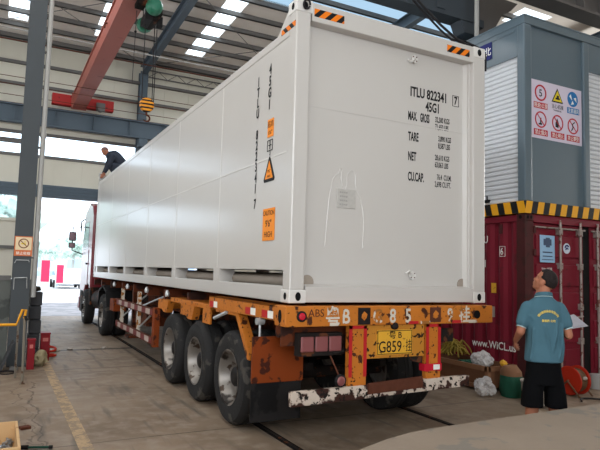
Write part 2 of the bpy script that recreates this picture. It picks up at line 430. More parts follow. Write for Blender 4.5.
# purlins (each its own), rafters, brace rods
PY = [15.7]+[14.75-.95*i for i in range(14)]
pz = []
for y in PY:
    z = roof_z(y)
    o = mk('purlin', MB().box(HX0, HX1, y-.025, y+.025, z-.15, z-.005).box(HX0, HX1, y-.025, y+.05, z-.15, z-.14), 'girt_steel')
    struct(o)
for x in (-4.2, 1.85, 7.9, 13.9):
    mb = MB()
    for dx0, dx1, dz0, dz1 in ((-.1, .1, -.24, -.21), (-.012, .012, -.55, -.21), (-.1, .1, -.58, -.55)):
        y0, y1 = 2, 15.95
        vs = [(x+a, y, roof_z(y)+b) for y in (y0, y1) for b in (dz0, dz1) for a in (dx0, dx1)]
        mb.add(vs, [(0, 1, 3, 2), (4, 6, 7, 5), (0, 4, 5, 1), (2, 3, 7, 6), (0, 2, 6, 4), (1, 5, 7, 3)])
    o = mk('rafter_beam', mb, 'steel_blue'); struct(o)
def ibeam_col(mb, cx, cy, z0, z1, w_=.28, d_=.28, t=.014, along='x'):
    if along == 'x':
        mb.box(cx-w_/2, cx+w_/2, cy-d_/2, cy-d_/2+t, z0, z1).box(cx-w_/2, cx+w_/2, cy+d_/2-t, cy+d_/2, z0, z1).box(cx-t/2, cx+t/2, cy-d_/2+t, cy+d_/2-t, z0, z1)
    else:
        mb.box(cx-w_/2, cx-w_/2+t, cy-d_/2, cy+d_/2, z0, z1).box(cx+w_/2-t, cx+w_/2, cy-d_/2, cy+d_/2, z0, z1).box(cx-w_/2+t, cx+w_/2-t, cy-t/2, cy+t/2, z0, z1)
    return mb
for x in (1.85, 7.9, 13.9):
    z0 = 0 if x > 4 else 4.34
    mb = ibeam_col(MB(), x, 15.82, z0, 8.72)
    mb.prism([(x-.14, 6.28-.35), (x+.14, 6.28-.35), (x+.14, 6.2), (x-.14, 6.2)], 1, 15.3, 15.7)
    for zz in (7.0, 8.4, 8.6): mb.box(x-.15, x+.15, 15.66, 15.68, zz-.02, zz+.02)
    struct(mk('column_steel', mb, 'steel_blue'))
# lattice brace near the eave
lb = MB()
for z in (8.55, 8.8): lb.tube([(2.0, 15.7, z), (13.8, 15.7, z)], .025, 6)
x = 2.0
while x < 13.6:
    lb.tube([(x, 15.7, 8.55), (x+.35, 15.7, 8.8), (x+.7, 15.7, 8.55)], .012, 5); x += .7
struct(mk('trim_5', lb, 'girt_steel'))
rods = MB()
for a, b in (((2.0, 15.5), (7.7, 9.9)), ((7.7, 15.5), (2.0, 9.9)), ((-4, 15.5), (1.7, 9.9)), ((1.7, 15.5), (-4, 9.9))):
    rods.tube([(a[0], a[1], roof_z(a[1])-.28), (b[0], b[1], roof_z(b[1])-.28)], .012, 6)
struct(mk('trim_6', rods, 'girt_steel'))
for y, z, m_ in ((12.2, 8.05, 'pipe_grey'), (14.2, 8.45, 'rust')):
    o = tag(mk('conduit_pipe', MB().tube([(HX0, y, z), (HX1, y, z)], .02, 8), m_),
            'thin %s pipe crossing under the roof %s' % (('pale grey', 'above the crane hook') if m_ == 'pipe_grey' else ('rust-brown', 'just before the far eave')), 'pipe')
# slim conductor wires of the crane
for k, (y, z) in enumerate(((13.0, 6.75), (13.4, 6.55), (12.6, 6.85))):
    tag(mk('conductor_wire', MB().tube([(HX0, y, z), (6, y, z)], .01, 5), 'rust'), 'thin rusty conductor wire strung across below the pink crane girder, %s of the three' % ('middle', 'lowest', 'topmost')[k], 'wire', 'conductor wires below the crane girder')
# crane runway beam on the far wall
rb = MB().box(HX0, HX1, 15.42, 15.68, 6.80, 6.84).box(HX0, HX1, 15.54, 15.56, 6.28, 6.80).box(HX0, HX1, 15.42, 15.68, 6.24, 6.28)
x = -9.4
while x < 19.5: rb.box(x-.01, x+.01, 15.43, 15.54, 6.28, 6.80); x += 1.2
t = thing('crane_runway_beam', 'slate blue steel runway beam with stiffeners along the far wall under the red end carriage', 'steel beam', (1, 15.55, 6.24))
mk('beam_web', rb, 'steel_blue', t)
mk('rail', B(HX0, HX1, 15.52, 15.58, 6.84, 6.88), 'rust', t)

# near steel column with downpipe and sign
ncol = ibeam_col(MB(), -2.015, 6.14, 0, 9.55, .275, .28, .016)
ncol.box(-2.15, -1.85, 6.0, 6.28, 0, .02)
c = struct(mk('column_near', ncol, 'column_grey'))
struct(mk('wall_stub', MB().box(-9, -2.16, 6.3, 6.5, 0, 1.42), 'masonry_dark'))
struct(mk('trim_7', MB().box(-9, -2.16, 6.28, 6.52, 1.42, 1.5), 'girt_steel'))
t = thing('downpipe', 'pale grey plastic downpipe running up beside the near steel column', 'pipe', (-1.815, 6.05, 1.15))
mk('pipe', MB().tube([(-1.815, 6.05, 1.15), (-1.815, 6.05, 9.5)], .042, 12), 'pipe_grey', t, smooth=True)
for z in (2.0, 3.9, 5.6, 7.4):
    mk('socket', MB().tube([(-1.815, 6.05, z), (-1.815, 6.05, z+.09)], .05, 12), 'pipe_grey', t, smooth=True)
    mk('bracket', B(-1.875, -1.80, 6.02, 6.08, z-.2, z-.17), 'girt_steel', t)
t = thing('no_smoking_sign', 'cream and orange no smoking sign on the near steel column', 'sign', (-2.01, 5.99, 1.84))
mk('board', B(-2.15, -1.875, 5.985, 5.998, 1.84, 2.17), mat('sign_orange', srgb(206, 112, 66), .5, var=.05), t)
mk('picture_field', B(-2.135, -1.89, 5.982, 5.986, 1.94, 2.155), mat('sign_cream', srgb(226, 204, 166), .5, var=.03), t)
def ring_mb(c, r, rin, yd=.003, n=28, axis='y'):
    mb = MB(); vs = []
    for rr in (r, rin):
        for d in (0, yd):
            for k in range(n):
                a = 2*PI*k/n; vs.append((c[0]+rr*math.cos(a), c[1]-d, c[2]+rr*math.sin(a)))
    fs = []
    for k in range(n):
        j = (k+1) % n
        fs += [(k+n, j+n, j+3*n, k+3*n), (k, j, j+n, k+n), (k+2*n, k+3*n, j+3*n, j+2*n)]
    return mb.add(vs, fs)
def disc_mb(c, r, yd=.003, n=28): return MB().lathe([(r, 0), (r, -yd)], c, 1, n)
rg = ring_mb((-2.012, 5.982, 2.05), .082, .066); mk('prohibition_ring', rg.box(-2.018, -2.006, 5.978, 5.982, 1.98, 2.12, ry=-.8), mat('sign_brown', srgb(110, 50, 24), .5), t)
mk('cigarette', MB().box(-2.05, -1.975, 5.979, 5.982, 2.035, 2.055, ry=.1).box(-2.0, -1.99, 5.979, 5.982, 2.06, 2.09), 'sign_yellow', t)
lettering('lettering', [(('禁止吸烟', .055, (-2.013, 5.984, 1.865), (1, 0, 0), (0, 0, 1)), dict(align='CENTER', bold=.01))], 'white_label', t)
t = thing('angle_bracket', 'small white wall clip below the sign on the near column', 'bracket', (-2.0, 6.0, 1.6))
mk('clip', MB().tube([(-2.13, 5.98, 1.72), (-2.11, 5.97, 1.77), (-1.92, 5.97, 1.77), (-1.91, 5.98, 1.74)], .006, 6), 'steel_light', t)
mk('socket', MB().tube([(-2.12, 5.98, 1.28), (-2.12, 5.97, 1.47), (-1.93, 5.97, 1.48), (-1.92, 5.98, 1.3)], .008, 6), 'steel_light', t)

# ------------------------------------------------------------------ overhead crane
t = thing('crane_girder', 'pink-red box girder of the overhead crane reaching from the far wall over the container', 'crane', (-.32, 9.5, 6.9))
mk('box_girder', MB().box(-.50, -.15, 3.4, 15.25, 6.94, 7.36).box(-.53, -.12, 3.4, 15.25, 6.90, 6.94).box(-.53, -.12, 3.4, 15.25, 7.36, 7.40), 'crane_pink', t)
ec = mk('end_carriage', MB().box(-1.15, .80, 15.3, 15.55, 6.98, 7.34), 'crane_red', t, bevel=.02)
mk('wheel_guard', MB().box(.22, .5, 15.2, 15.3, 6.92, 7.2).tube([(.36, 15.3, 7.0), (.36, 15.12, 7.0)], .11, 14), 'girt_steel', ec)
mk('end_plate', MB().box(-.56, -.09, 15.25, 15.3, 6.88, 7.42), 'crane_pink', t)
mk('lifting_eye', MB().tube([(-.51, 8.6, 7.25), (-.56, 8.6, 7.2), (-.56, 8.6, 7.12)], .02, 6), 'rust', t)
HY = 6.4
t = thing('chain_hoist', 'green electric hoist hanging under the crane girder', 'hoist', (-.1, HY, 6.4))
mk('drum', MB().lathe([(.05, -.3), (.15, -.29), (.15, .29), (.05, .3)], (.02, HY+.05, 6.66), 1, 24), 'chassis_dark', t, smooth=True)
mk('motor', MB().lathe([(.04, -.26), (.11, -.24), (.155, -.17), (.155, -.05), (.13, .0), (.05, .02)], (-.03, HY-.28, 6.68), 1, 24), 'hoist_green', t, smooth=True)
mk('gearbox', MB().lathe([(.05, 0), (.14, .02), (.16, .1), (.14, .17), (.05, .2)], (-.03, HY+.36, 6.64), 1, 24), 'hoist_green', t, smooth=True)
mk('trolley', MB().box(-.3, -.08, HY-.14, HY+.14, 6.8, 6.89).box(-.12, -.08, HY-.2, HY+.2, 6.62, 6.89), 'chassis_dark', t)
mk('control_box', MB().box(-.16, -.02, HY-.25, HY+.2, 6.48, 6.62), 'cable_black', t, bevel=.01)
mk('name_band', MB().box(-.145, -.14, HY-.1, HY+.0, 6.54, 6.76), 'steel_light', t)
mk('rope_guide', MB().box(.1, .2, HY-.16, HY-.04, 6.42, 6.62), 'black', t, bevel=.01)
t = thing('hook_block', 'orange and black striped hook block hanging above the container', 'hook', (0, HY, 4.7))
mk('sheave_housing', MB().lathe([(.05, -.07), (.13, -.06), (.145, 0), (.13, .06), (.05, .07)], (0, HY, 4.86), 1, 24), 'hook_stripes', t, smooth=True)
mk('wire_rope', MB().tube([(-.1, HY, 4.9), (-.1, HY, 6.47)], .009, 6).tube([(.1, HY, 4.9), (.08, HY, 6.47)], .009, 6).tube([(.13, HY, 4.9), (.13, HY, 6.41)], .009, 6), 'cable_black', t)
hk = [(0, HY, 4.72)]+[(.06*math.sin(a)+.01, HY, 4.6+.06*math.cos(a)) for a in [i*.35 for i in range(0, 13)]]
mk('hook', MB().tube(hk, [.02]*3+[.018]*8+[.012]*3, 8), 'rust', t, smooth=True)
t = thing('pendant_cable', 'thin pendant control cable hanging from the green hoist', 'cable', (-.28, HY, 5.6))
mk('cord', MB().tube([(-.26, HY+.1, 6.75), (-.27, HY+.1, 6.0), (-.28, HY+.1, 5.3)], .007, 6), 'cable_black', t)
mk('weight', MB().ico((-.265, HY+.1, 6.32), .03, 1), 'black', t)

# near crane runway over the cabin
t = thing('stiffened_runway_beam', 'dark brown-grey runway beam with stiffener plates above the grey cabin', 'steel beam', (9, 2.1, 6.4))
mat('beam_brown', srgb(92, 88, 86), .55, var=.1)
mb = MB().box(4.7, 16, 1.6, 1.95, 6.4, 6.45).box(4.7, 16, 1.78, 1.80, 6.45, 7.1).box(4.7, 16, 1.6, 1.95, 7.1, 7.15)
mk('beam_web', mb, 'beam_brown', t)
for x in (5.9, 6.5, 7.1, 7.7, 8.3, 8.9): mk('stiffener', B(x-.02, x+.02, 1.62, 1.78, 6.45, 7.1), 'beam_brown', t)
t = thing('dark_box_beam', 'dark slate box beam crossing behind the top edge of the white container', 'steel beam', (4.5, 3.4, 6.3))
mk('beam_body', MB().box(1.5, 5.35, 2.98, 3.3, 6.42, 7.15), 'dark_slate', t)
for x in (3.4, 4.4): mk('splice_plate', B(x-.1, x+.1, 2.96, 2.98, 6.5, 7.05), 'dark_slate', t)
mk('end_bracket', MB().prism([(5.0, 6.2), (5.35, 6.2), (5.35, 6.42), (4.9, 6.42)], 1, 3.0, 3.28), 'dark_slate', t)
t = thing('hanger_column', 'brown-grey steel hanger post with curved haunch behind the grey cabin', 'steel post', (6.0, 3.6, 6.1))
mk('post', ibeam_col(MB(), 6.0, 3.6, 6.05, 9.6, .34, .3, .02), 'beam_brown', t)
mk('haunch', MB().prism([(6.17, 6.6), (6.17, 7.4), (6.9, 7.4), (6.7, 7.2), (6.45, 7.05)], 1, 3.45, 3.7), 'beam_brown', t)
mk('cross_plates', MB().box(5.35, 5.84, 3.35, 3.6, 6.1, 6.25).box(5.35, 5.84, 3.35, 3.6, 6.6, 6.75).box(5.35, 5.84, 3.5, 3.56, 6.1, 7.3), 'dark_slate', t)
tag(mk('upright_pipe', MB().tube([(4.9, 2.6, 5.95), (4.9, 2.6, 9.7)], .04, 10), 'pipe_grey', smooth=True), 'pale grey upright pipe beside the cabin roof corner', 'pipe')

# ------------------------------------------------------------------ floor rails, platform
for x, lab in ((.28, 'steel rail sunk in the floor beside the trailer wheels'), (2.32, 'steel rail sunk in the floor under the container, toward the crates')):
    t = thing('floor_rail', lab, 'rail', (x, 5, 0), 0, 'rails sunk in the hall floor')
    mk('groove', B(x-.045, x+.045, -6, 15.5, 0, .002), 'dark_hole', t)
    mk('railhead', B(x-.018, x+.022, -6, 15.5, .002, .006), 'chassis_dark', t)
pf = MB(); top = [(-1.5, -2.05), (-.36, -1.63), (.02, -1.48), (.24, -1.42), (.42, -1.395), (.67, -1.385), (2.5, -1.325), (5.5, -1.2), (5.5, -4.2), (-.3, -4.2), (-1.3, -3.2)]
pf.prism(top, 2, 0, .6)
tag(mk('concrete_platform', pf, 'concrete_apron', bevel=.03), 'pale raised concrete platform in front of the man in teal', 'platform')
t = tag(mk('mud_clump', MB().ico((.4, -2.02, .605), .025, 2, .5, 1, (1.6, 1, .5)), 'rust'), 'small dark clump of dirt lying on the concrete platform', 'dirt')

# ------------------------------------------------------------------ white container
ZB = 1.41; ZT = 4.306; W = 2.438; LN = 12.192
CT = thing('shipping_container', 'long white forty-foot container loaded on the orange trailer', 'container', (W/2, LN/2, ZB))
def slab(name, *a, m='white_paint', bv=.006, par=CT): return mk(name, B(*a), m, par, bevel=bv)
for side in (0, 1):
    X = (lambda v: v) if side == 0 else (lambda v: W-v)
    def bx(mb, x0, x1, *r):
        a, b = sorted((X(x0), X(x1))); return mb.box(a, b, *r)
    mk('side_panel', bx(MB(), .008, .05, .15, LN-.15, 1.71, 4.0), 'white_paint', CT)
    mb = MB()
    yb = [2.0, 3.94, 5.85, 7.8, 9.75, 11.7]
    for y in yb: bx(mb, .006, .012, y-.012, y+.012, 1.71, 4.0)
    bx(mb, .004, .012, .15, LN-.15, 2.835, 2.85)
    mk('panel_seam', mb, 'white_trim', CT)
    mk('top_rail', bx(MB(), 0, .09, .15, LN-.15, 3.98, 4.07), 'white_paint', CT, bevel=.012)
    mk('bottom_rail', bx(MB(), 0, .12, .15, LN-.15, ZB, 1.56), 'white_paint', CT, bevel=.008)
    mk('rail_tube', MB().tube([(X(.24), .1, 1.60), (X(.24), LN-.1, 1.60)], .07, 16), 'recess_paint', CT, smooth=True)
    for y in yb: mk('rail_post', bx(MB(), 0, .2, y-.1, y+.1, 1.55, 1.72), 'white_paint', CT)
    mk('gusset', MB().prism([(.13, ZT-.02), (.42, 4.06), (.13, 4.06)], 0, *sorted((X(0), X(.05)))), 'white_paint', CT)
    mk('gusset', MB().prism([(LN-.13, ZT-.12), (LN-.32, 4.06), (LN-.13, 4.06)], 0, *sorted((X(0), X(.05)))), 'white_paint', CT)
    for y0, y1 in ((0, .15), (LN-.15, LN)):
        mk('corner_post', bx(MB(), 0, .155 if side == 0 else .18, y0, y1, ZB+.118, ZT-.118), 'white_paint', CT, bevel=.012)
        for z0, z1 in ((ZB, ZB+.118), (ZT-.118, ZT)):
            zc = (z0+z1)/2
            cc = mk('corner_casting', bx(MB(), -.005, .175, y0-.004, y1+.03 if y0 == 0 else y1+.004, z0-.004, z1+.004), 'white_trim', CT, bevel=.012, segs=3)
            hs = MB(); n = 20
            fy = -.006 if y0 == 0 else LN+.006
            poly = [(X(.09)+.028*math.cos(a)*(1.0), zc+.04*math.sin(a)) for a in [2*PI*k/n for k in range(n)]]
            hs.prism(poly, 1, fy-.001, fy+.02 if y0 == 0 else fy-.02)
            yc = (y0+y1)/2
            poly = [(yc+.028*math.cos(a), zc+.034*math.sin(a)) for a in [2*PI*k/n for k in range(n)]]
            h2 = MB().prism(poly, 0, *sorted((X(-.007), X(.02))))
            mk('twistlock_hole', hs, 'dark_hole', cc); mk('twistlock_hole', h2, 'dark_hole', cc)
mk('roof_panel', B(.05, W-.05, .14, LN-.14, 3.99, 4.03), 'white_paint', CT)
mk('underframe', B(.12, W-.12, .1, LN-.1, ZB+.03, ZB+.12), 'chassis_dark', CT)
mk('front_wall', B(.1, W-.1, LN-.12, LN-.06, ZB+.1, 4.2), 'white_paint', CT)
# rear frame
mk('rear_header', B(.17, W-.17, .0, .14, 4.115, ZT-.005), 'white_paint', CT, bevel=.008)
mk('rear_sill', MB().box(.17, W-.17, .0, .14, ZB+.004, ZB+.15).prism([(0.0, ZB+.15), (.07, ZB+.172), (.14, ZB+.172), (.14, ZB+.15)], 0, .17, W-.17), 'white_paint', CT, bevel=.006)
dp = MB().box(.155, 2.3, .11, .13, ZB+.15, 4.13)
mk('rear_panel', dp, 'white_paint', CT)
mk('panel_seam', MB().box(.155, 2.22, .107, .111, 3.31, 3.325), 'white_paint', CT)
mk('rear_jamb', MB().box(2.235, 2.30, .05, .12, ZB+.15, 4.115).prism([(2.20, .11), (2.235, .07), (2.235, .11)], 2, ZB+.15, 4.115), 'white_paint', CT, bevel=.004)
for (x, z, s_) in ((1.46, 4.03, 1), (1.46, 1.69, -1)):
    lg = mk('door_lug', MB().lathe([(.045, 0), (.045, -.012)], (x+.03, .095, z), 1, 8), 'white_trim', CT)
    mk('lug_hook', MB().tube([(x-.05, .10, z-.02*s_), (x-.03, .06, z-.05*s_), (x+.03, .08, z)], .012, 8), 'white_trim', lg, smooth=True)
    for dx in (-.022, .022):
        for dz in (-.022, .022): mk('bolt', MB().lathe([(.007, 0), (.007, -.006)], (x+.03+dx, .083, z+dz), 1, 6), 'rust', lg)
mat('plate_silver', srgb(184, 180, 175), .3, metal=.1, var=.15, vs=30)
np_ = mk('name_plate', B(.55, .77, .10, .112, 2.34, 2.53), 'plate_silver', CT, bevel=.003)
mat('plate_print', srgb(120, 118, 116), .4, var=.2)
lettering('plate_lettering', [(('====', .04, (.58, .0995, 2.36+i*.04), (1, 0, 0), (0, 0, 1)), dict()) for i in range(4)], 'plate_print', np_)
# dried water runs on the panel around the plate
rn = MB()
def run(pts, r=.007): rn.tube([(x+.07, .111, z) for x, z in pts], r, 6)
run([(.36, 1.95), (.38, 2.25), (.40, 2.45), (.43, 2.60), (.46, 2.66), (.5, 2.68), (.52, 2.74), (.54, 2.72), (.53, 2.64), (.55, 2.55), (.58, 2.5)])
run([(.58, 2.52), (.60, 2.58), (.60, 2.67), (.63, 2.72), (.67, 2.73), (.70, 2.68), (.70, 2.6), (.72, 2.52), (.77, 2.45), (.81, 2.25), (.80, 1.95)])
mk('water_run', rn, 'white_paint', CT, smooth=True)
# markings, rear
F = dict(bold=.012)
def rear(name, txt, size, x, z, sx=.8, bold=.03): lettering(name, [((txt, size, (x, .1085, z), (1, 0, 0), (0, 0, 1)), dict(sx=sx, bold=bold))], 'ink', CT)
rear('number_marking', 'ITLU 822341', .148, 1.45, 3.625, .665); rear('check_digit', '7', .125, 2.075, 3.63, .7); rear('size_marking', '45G1', .145, 1.665, 3.49, .62)
for nm, tx, x, z, sx in (('gross_marking', 'MAX.', 1.425, 3.36, .46), ('gross_marking', 'GROSS', 1.59, 3.36, .37), ('tare_marking', 'TARE', 1.43, 3.135, .52), ('net_marking', 'NET', 1.43, 2.92, .52), ('capacity_marking', 'CU.CAP.', 1.43, 2.70, .52)): rear(nm, tx, .132, x, z, sx*.86)
for nm, tx, x, z in (('weight_figure', '32,500 KGS', 1.80, 3.39), ('weight_figure', '71,650 LBS', 1.80, 3.31), ('weight_figure', '3,890 KGS', 1.845, 3.18), ('weight_figure', '8,587 LBS', 1.845, 3.10),
    ('weight_figure', '28,610 KGS', 1.80, 2.965), ('weight_figure', '63,063 LBS', 1.80, 2.885), ('volume_figure', '76.4  CU.M.', 1.83, 2.75), ('volume_figure', '2,698 CU.FT.', 1.80, 2.67)): rear(nm, tx, .084, x, z-.004, .51, .018)
fr = MB()
for a in ((2.05, 2.056, 3.605, 3.73), (2.137, 2.143, 3.605, 3.73), (2.05, 2.143, 3.725, 3.73), (2.05, 2.143, 3.605, 3.61)): fr.box(a[0], a[1], .107, .1095, a[2], a[3])
mk('check_digit_frame', fr, 'ink', CT)
mk('hazard_sticker', MB().prism([(.19, 4.165), (.53, 4.165), (.53, 4.245), (.19, 4.245)], 1, -.002, .001), 'hazard_sticker', CT)
mk('hazard_sticker', MB().prism([(1.87, 4.165), (2.20, 4.165), (2.20, 4.245), (1.87, 4.245)], 1, -.002, .001), 'hazard_sticker', CT)
mk('hazard_sticker', MB().prism([(.02, 4.04), (.325, 4.04), (.325, 4.095), (.02, 4.095)], 0, -.003, .002), 'hazard_sticker', CT)
# markings, side: characters stacked one below the other
def stack(txt, size, y, z0, pitch, sx=.85):
    z = z0; sm = MB()
    for ch in txt:
        z -= pitch
        if ch != ' ': text_mb(sm, ch, size, (.0035, y, z), (0, -1, 0), (0, 0, 1), sx=sx, bold=.03, align='CENTER')
    return mk('side_marking', sm, 'ink', CT)
stack('45G1', .145, .58, 3.86, .125, .72)
stack('ITLU', .14, .88, 3.80, .1165, .72); stack('822341', .14, .88, 3.80-.1165*5, .1165, .72); stack('7', .14, .88, 3.80-.1165*11.4, .1165, .72)
stack('37', .05, .53, 2.915, .035)
sf = MB()
for y0, y1, z0, z1 in ((.47, .60, 2.915, 2.922), (.47, .60, 3.023, 3.03), (.47, .476, 2.915, 3.03), (.594, .60, 2.915, 3.03), (.50, .57, 2.97, 2.978), (.53, .54, 2.93, 3.02)): sf.box(.001, .0045, y0, y1, z0, z1)
mk('rail_symbol', sf, 'ink', CT)
st = mk('orange_sticker', MB().box(.001, .006, .46, .60, 3.06, 3.245), 'orange_label', CT)
lettering('sticker_lettering', [(('超高', .075, (.0005, .53, 3.165), (0, -1, 0), (0, 0, 1)), dict(align='CENTER')), (('8\'6"', .06, (.0005, .53, 3.085), (0, -1, 0), (0, 0, 1)), dict(align='CENTER'))], 'rust', st)
tr = mk('warning_triangle', MB().prism([(.42, 2.60), (.65, 2.60), (.665, 2.625), (.545, 2.85), (.52, 2.85), (.405, 2.625)], 0, .002, .006), 'ink', CT)
mk('triangle_field', MB().prism([(.44, 2.63), (.63, 2.63), (.533, 2.815)], 0, .0005, .004), 'orange_label', tr)
for tx, sz, z in (('9\'6"', .045, 2.69), ('HIGH', .032, 2.645)): lettering('triangle_lettering', [((tx, sz, (-.0003, .535, z), (0, -1, 0), (0, 0, 1)), dict(align='CENTER'))], 'rust', tr)
ca = mk('caution_sticker', MB().box(.001, .006, .37, .65, 2.0, 2.325), 'orange_label', CT)
for tx, sz, z, sx in (('CAUTION', .068, 2.255, .88), ('9\'6"', .095, 2.14, 1), ('HIGH', .08, 2.035, 1)): lettering('caution_lettering', [((tx, sz, (.0005, .51, z), (0, -1, 0), (0, 0, 1)), dict(align='CENTER', sx=sx, bold=.012))], 'rust', ca)

# black sling cable at the top corner
t = thing('sling_cable', 'black sling cables drooping to the top corner of the white container', 'cable', (2.4, .1, 4.31))
pts = [(2.42, .12, 4.33), (2.3, .12, 4.36), (2.08, .1, 4.40), (1.85, .1, 4.51), (1.64, .1, 4.64), (1.47, .1, 4.75), (1.35, .3, 5.1), (1.3, 1.5, 6.0)]
mk('strand', MB().tube(pts, .014, 8), 'cable_black', t, smooth=True)
mk('strand', MB().tube([(2.5, .12, 4.35)]+[(x+.05, y+.05, z-.035) for x, y, z in pts[1:6]]+[(1.42, .4, 5.2), (1.4, 1.5, 6.0)], .012, 8), 'cable_black', t, smooth=True)
mk('strand', MB().tube([(2.55, .1, 4.1), (2.5, .05, 4.25), (2.42, .08, 4.35), (2.3, .15, 4.42), (2.1, .2, 4.43), (2.4, .14, 4.38), (2.56, .1, 4.30)], .011, 8), 'cable_black', t, smooth=True)
t = thing('chain_shackle', 'dark shackle and cable knot in the top corner casting above the hazard sticker', 'shackle', (.09, 0, 4.25))
mk('cable_loop', MB().tube([(.09+.035*math.cos(a), -.03-.01*math.sin(a), 4.25+.04*math.sin(a)) for a in [i*.5 for i in range(13)]], .01, 8), 'cable_black', t, smooth=True)

# ------------------------------------------------------------------ trailer
TR = thing('container_trailer', 'weathered orange skeletal trailer carrying the white container', 'trailer', (W/2, 5, 0))
TZ = 1.385
rbm = mk('rear_beam', MB().box(-.08, 2.45, -.1, .13, 1.2, TZ), 'rail_orange', TR, bevel=.008)
mk('oval_hole', MB().prism([(.015+.035*math.cos(a), 1.29+.06*math.sin(a)) for a in [2*PI*k/18 for k in range(18)]], 0, -.083, -.06), 'dark_hole', rbm)
mk('oval_hole', MB().prism([(2.22+.045*math.cos(a), 1.29+.045*math.sin(a)) for a in [2*PI*k/18 for k in range(18)]], 1, -.103, -.08), 'dark_hole', rbm)
lt = mk('marker_lamp', MB().lathe([(.05, 0), (.05, -.012), (.04, -.015)], (.08, -.1, 1.295), 1, 18), 'black', rbm)
mk('lens', MB().lathe([(.036, 0), (.03, -.018), (.01, -.022)], (.08, -.104, 1.295), 1, 18), 'red_lens', lt, smooth=True)
def beam_t(txt, size, x, sx=.9, m='faded_white', z=1.225, bold=.02): return lettering('beam_lettering', [((txt, size, (x, -.1015, z), (1, 0, 0), (0, 0, 1)), dict(sx=sx, bold=bold))], m, rbm)
beam_t('ABS', .10, .15, 1.0, 'rust', 1.29, .002)
for ch, x in (('粤', .33), ('B', .51), ('G', .86), ('8', 1.06), ('5', 1.25), ('9', 1.80), ('挂', 1.96)): beam_t(ch, .19, x, .85)
bd = mk('badge', MB().box(.69, .83, -.106, -.1, 1.21, 1.37), 'chassis_dark', rbm); mk('badge_star', MB().ico((.76, -.106, 1.29), .04, 1, .4, 2, (1, .1, 1)), 'rail_orange', bd)
bd = mk('badge', MB().box(1.57, 1.71, -.106, -.1, 1.22, 1.37), 'rust', rbm); mk('badge_star', MB().ico((1.64, -.106, 1.29), .04, 1, .4, 5, (1, .1, 1)), 'rail_orange', bd)
for k, x in enumerate((.38, 1.3, 1.45, 1.87, 2.1)):
    mk('tape_scrap', MB().box(x, x+.12, -.103, -.1, 1.205, 1.235), 'red_paint' if k % 2 else 'faded_white', rbm)
for side in (0, 1):
    xs0, xs1 = ((-.06, .0) if side == 0 else (W, W+.06))
    srl = mk('side_rail', MB().box(xs0, xs1, .13, 2.05, 1.235, 1.375).box(xs0 if side == 0 else xs0-.12, xs1+(.12 if side == 0 else 0), .13, 2.05, 1.36, 1.375), 'rail_orange', TR, bevel=.004)
    if side == 0:
        for y in (.20, .62, 1.75):
            mk('reflector', B(-.064, -.06, y, y+.12, 1.25, 1.32), 'white_label', srl)
            mk('reflector', B(-.064, -.06, y+.12, y+.26, 1.25, 1.32), 'red_paint', srl)
    # outrigger platforms over the wheels
    o0, o1 = ((-.02, .5) if side == 0 else (W-.5, W+.02))
    mk('outrigger', MB().box(o0, o1, 2.12, 3.95, 1.20, 1.26).box(o0, o0+.03 if side == 0 else o1, 2.12, 2.4, 1.02, 1.2).box(o0, o1, 3.2, 3.4, 1.05, 1.2).box(o0, o1, 4.5, 4.7, 1.05, 1.2), 'rail_orange', TR, bevel=.005)
    for yb_ in (2.0, 3.25, 4.55):
        xa, xb = ((-.04, .06) if side == 0 else (W-.06, W+.04))
        if yb_ > 2.5: mk('fender_bracket', MB().prism([(yb_-.55, 1.20), (yb_-.1, 1.20), (yb_-.1, 1.08), (yb_-.28, 1.02), (yb_-.45, 1.02)], 0, xa, xb), 'rail_orange', TR)
        else: mk('fender_bracket', MB().prism([(yb_-1.22, .78), (yb_-1.16, .78), (yb_-.80, 1.20), (yb_-.15, 1.20), (yb_-.15, 1.235), (yb_-.86, 1.235), (yb_-1.22, .84)], 0, xa, xb), 'rail_orange', TR)
    if side == 0: mk('clevis_lever', MB().tube([((-.05 if side == 0 else W+.05), 1.45, 1.22), ((-.09 if side == 0 else W+.09), 1.75, 1.13)], .02, 8), 'steel_light', TR)
    xx = -.05 if side == 0 else W+.05
    if side == 0: mk('twistlock_handle', MB().tube([(xx, .52, 1.24), (xx, .52, .88)], .012, 6).lathe([(.035, -.04), (.035, .04)], (xx, .52, 1.2), 0, 10), 'steel_light', TR)
    if side == 0: mk('hook_chain', MB().tube([(xx, .50, .95), (xx-.02, .46, .85), (xx, .48, .78), (xx+.02, .52, .83), (xx, .5, .9)], .014, 6).tube([(xx, .52, .8), (xx-.01, .53, .68)], .02, 6), 'chassis_dark', TR)
for x in (.72, 1.62):
    mk('main_beam', MB().box(x-.08, x+.08, .17, 11.9, 1.32, 1.36).box(x-.01, x+.01, .17, 8.6, .92, 1.34).box(x-.01, x+.01, 8.6, 11.9, 1.1, 1.34).box(x-.08, x+.08, .17, 8.6, .9, .94).box(x-.08, x+.08, 8.6, 11.9, 1.08, 1.12), 'frame_orange', TR)
for y in (.9, 2.1, 3.3, 4.6, 5.8, 7.0, 8.2, 9.6, 11.0, 11.9):
    mk('cross_member', MB().box(.05 if y < 11.5 else 0, W-.05, y-.05, y+.05, 1.2, 1.36), 'frame_orange', TR)
mk('cross_tube', MB().tube([(0.05, .32, 1.12), (1.72, .32, 1.12)], .06, 14), 'frame_orange', TR, smooth=True)
mk('end_panel', MB().box(.0, 1.70, .14, .16, 1.0, 1.2), 'frame_orange', TR)
# mudguards and flaps
for x0 in (-.16,):
    mg = mk('mudguard', MB().box(x0, x0+.55, .42, .45, .62, 1.06), 'guard_orange', TR)
    mk('flap', MB().box(x0, x0+.54, .435, .45, .25, .64), 'rubber_flap', mg)
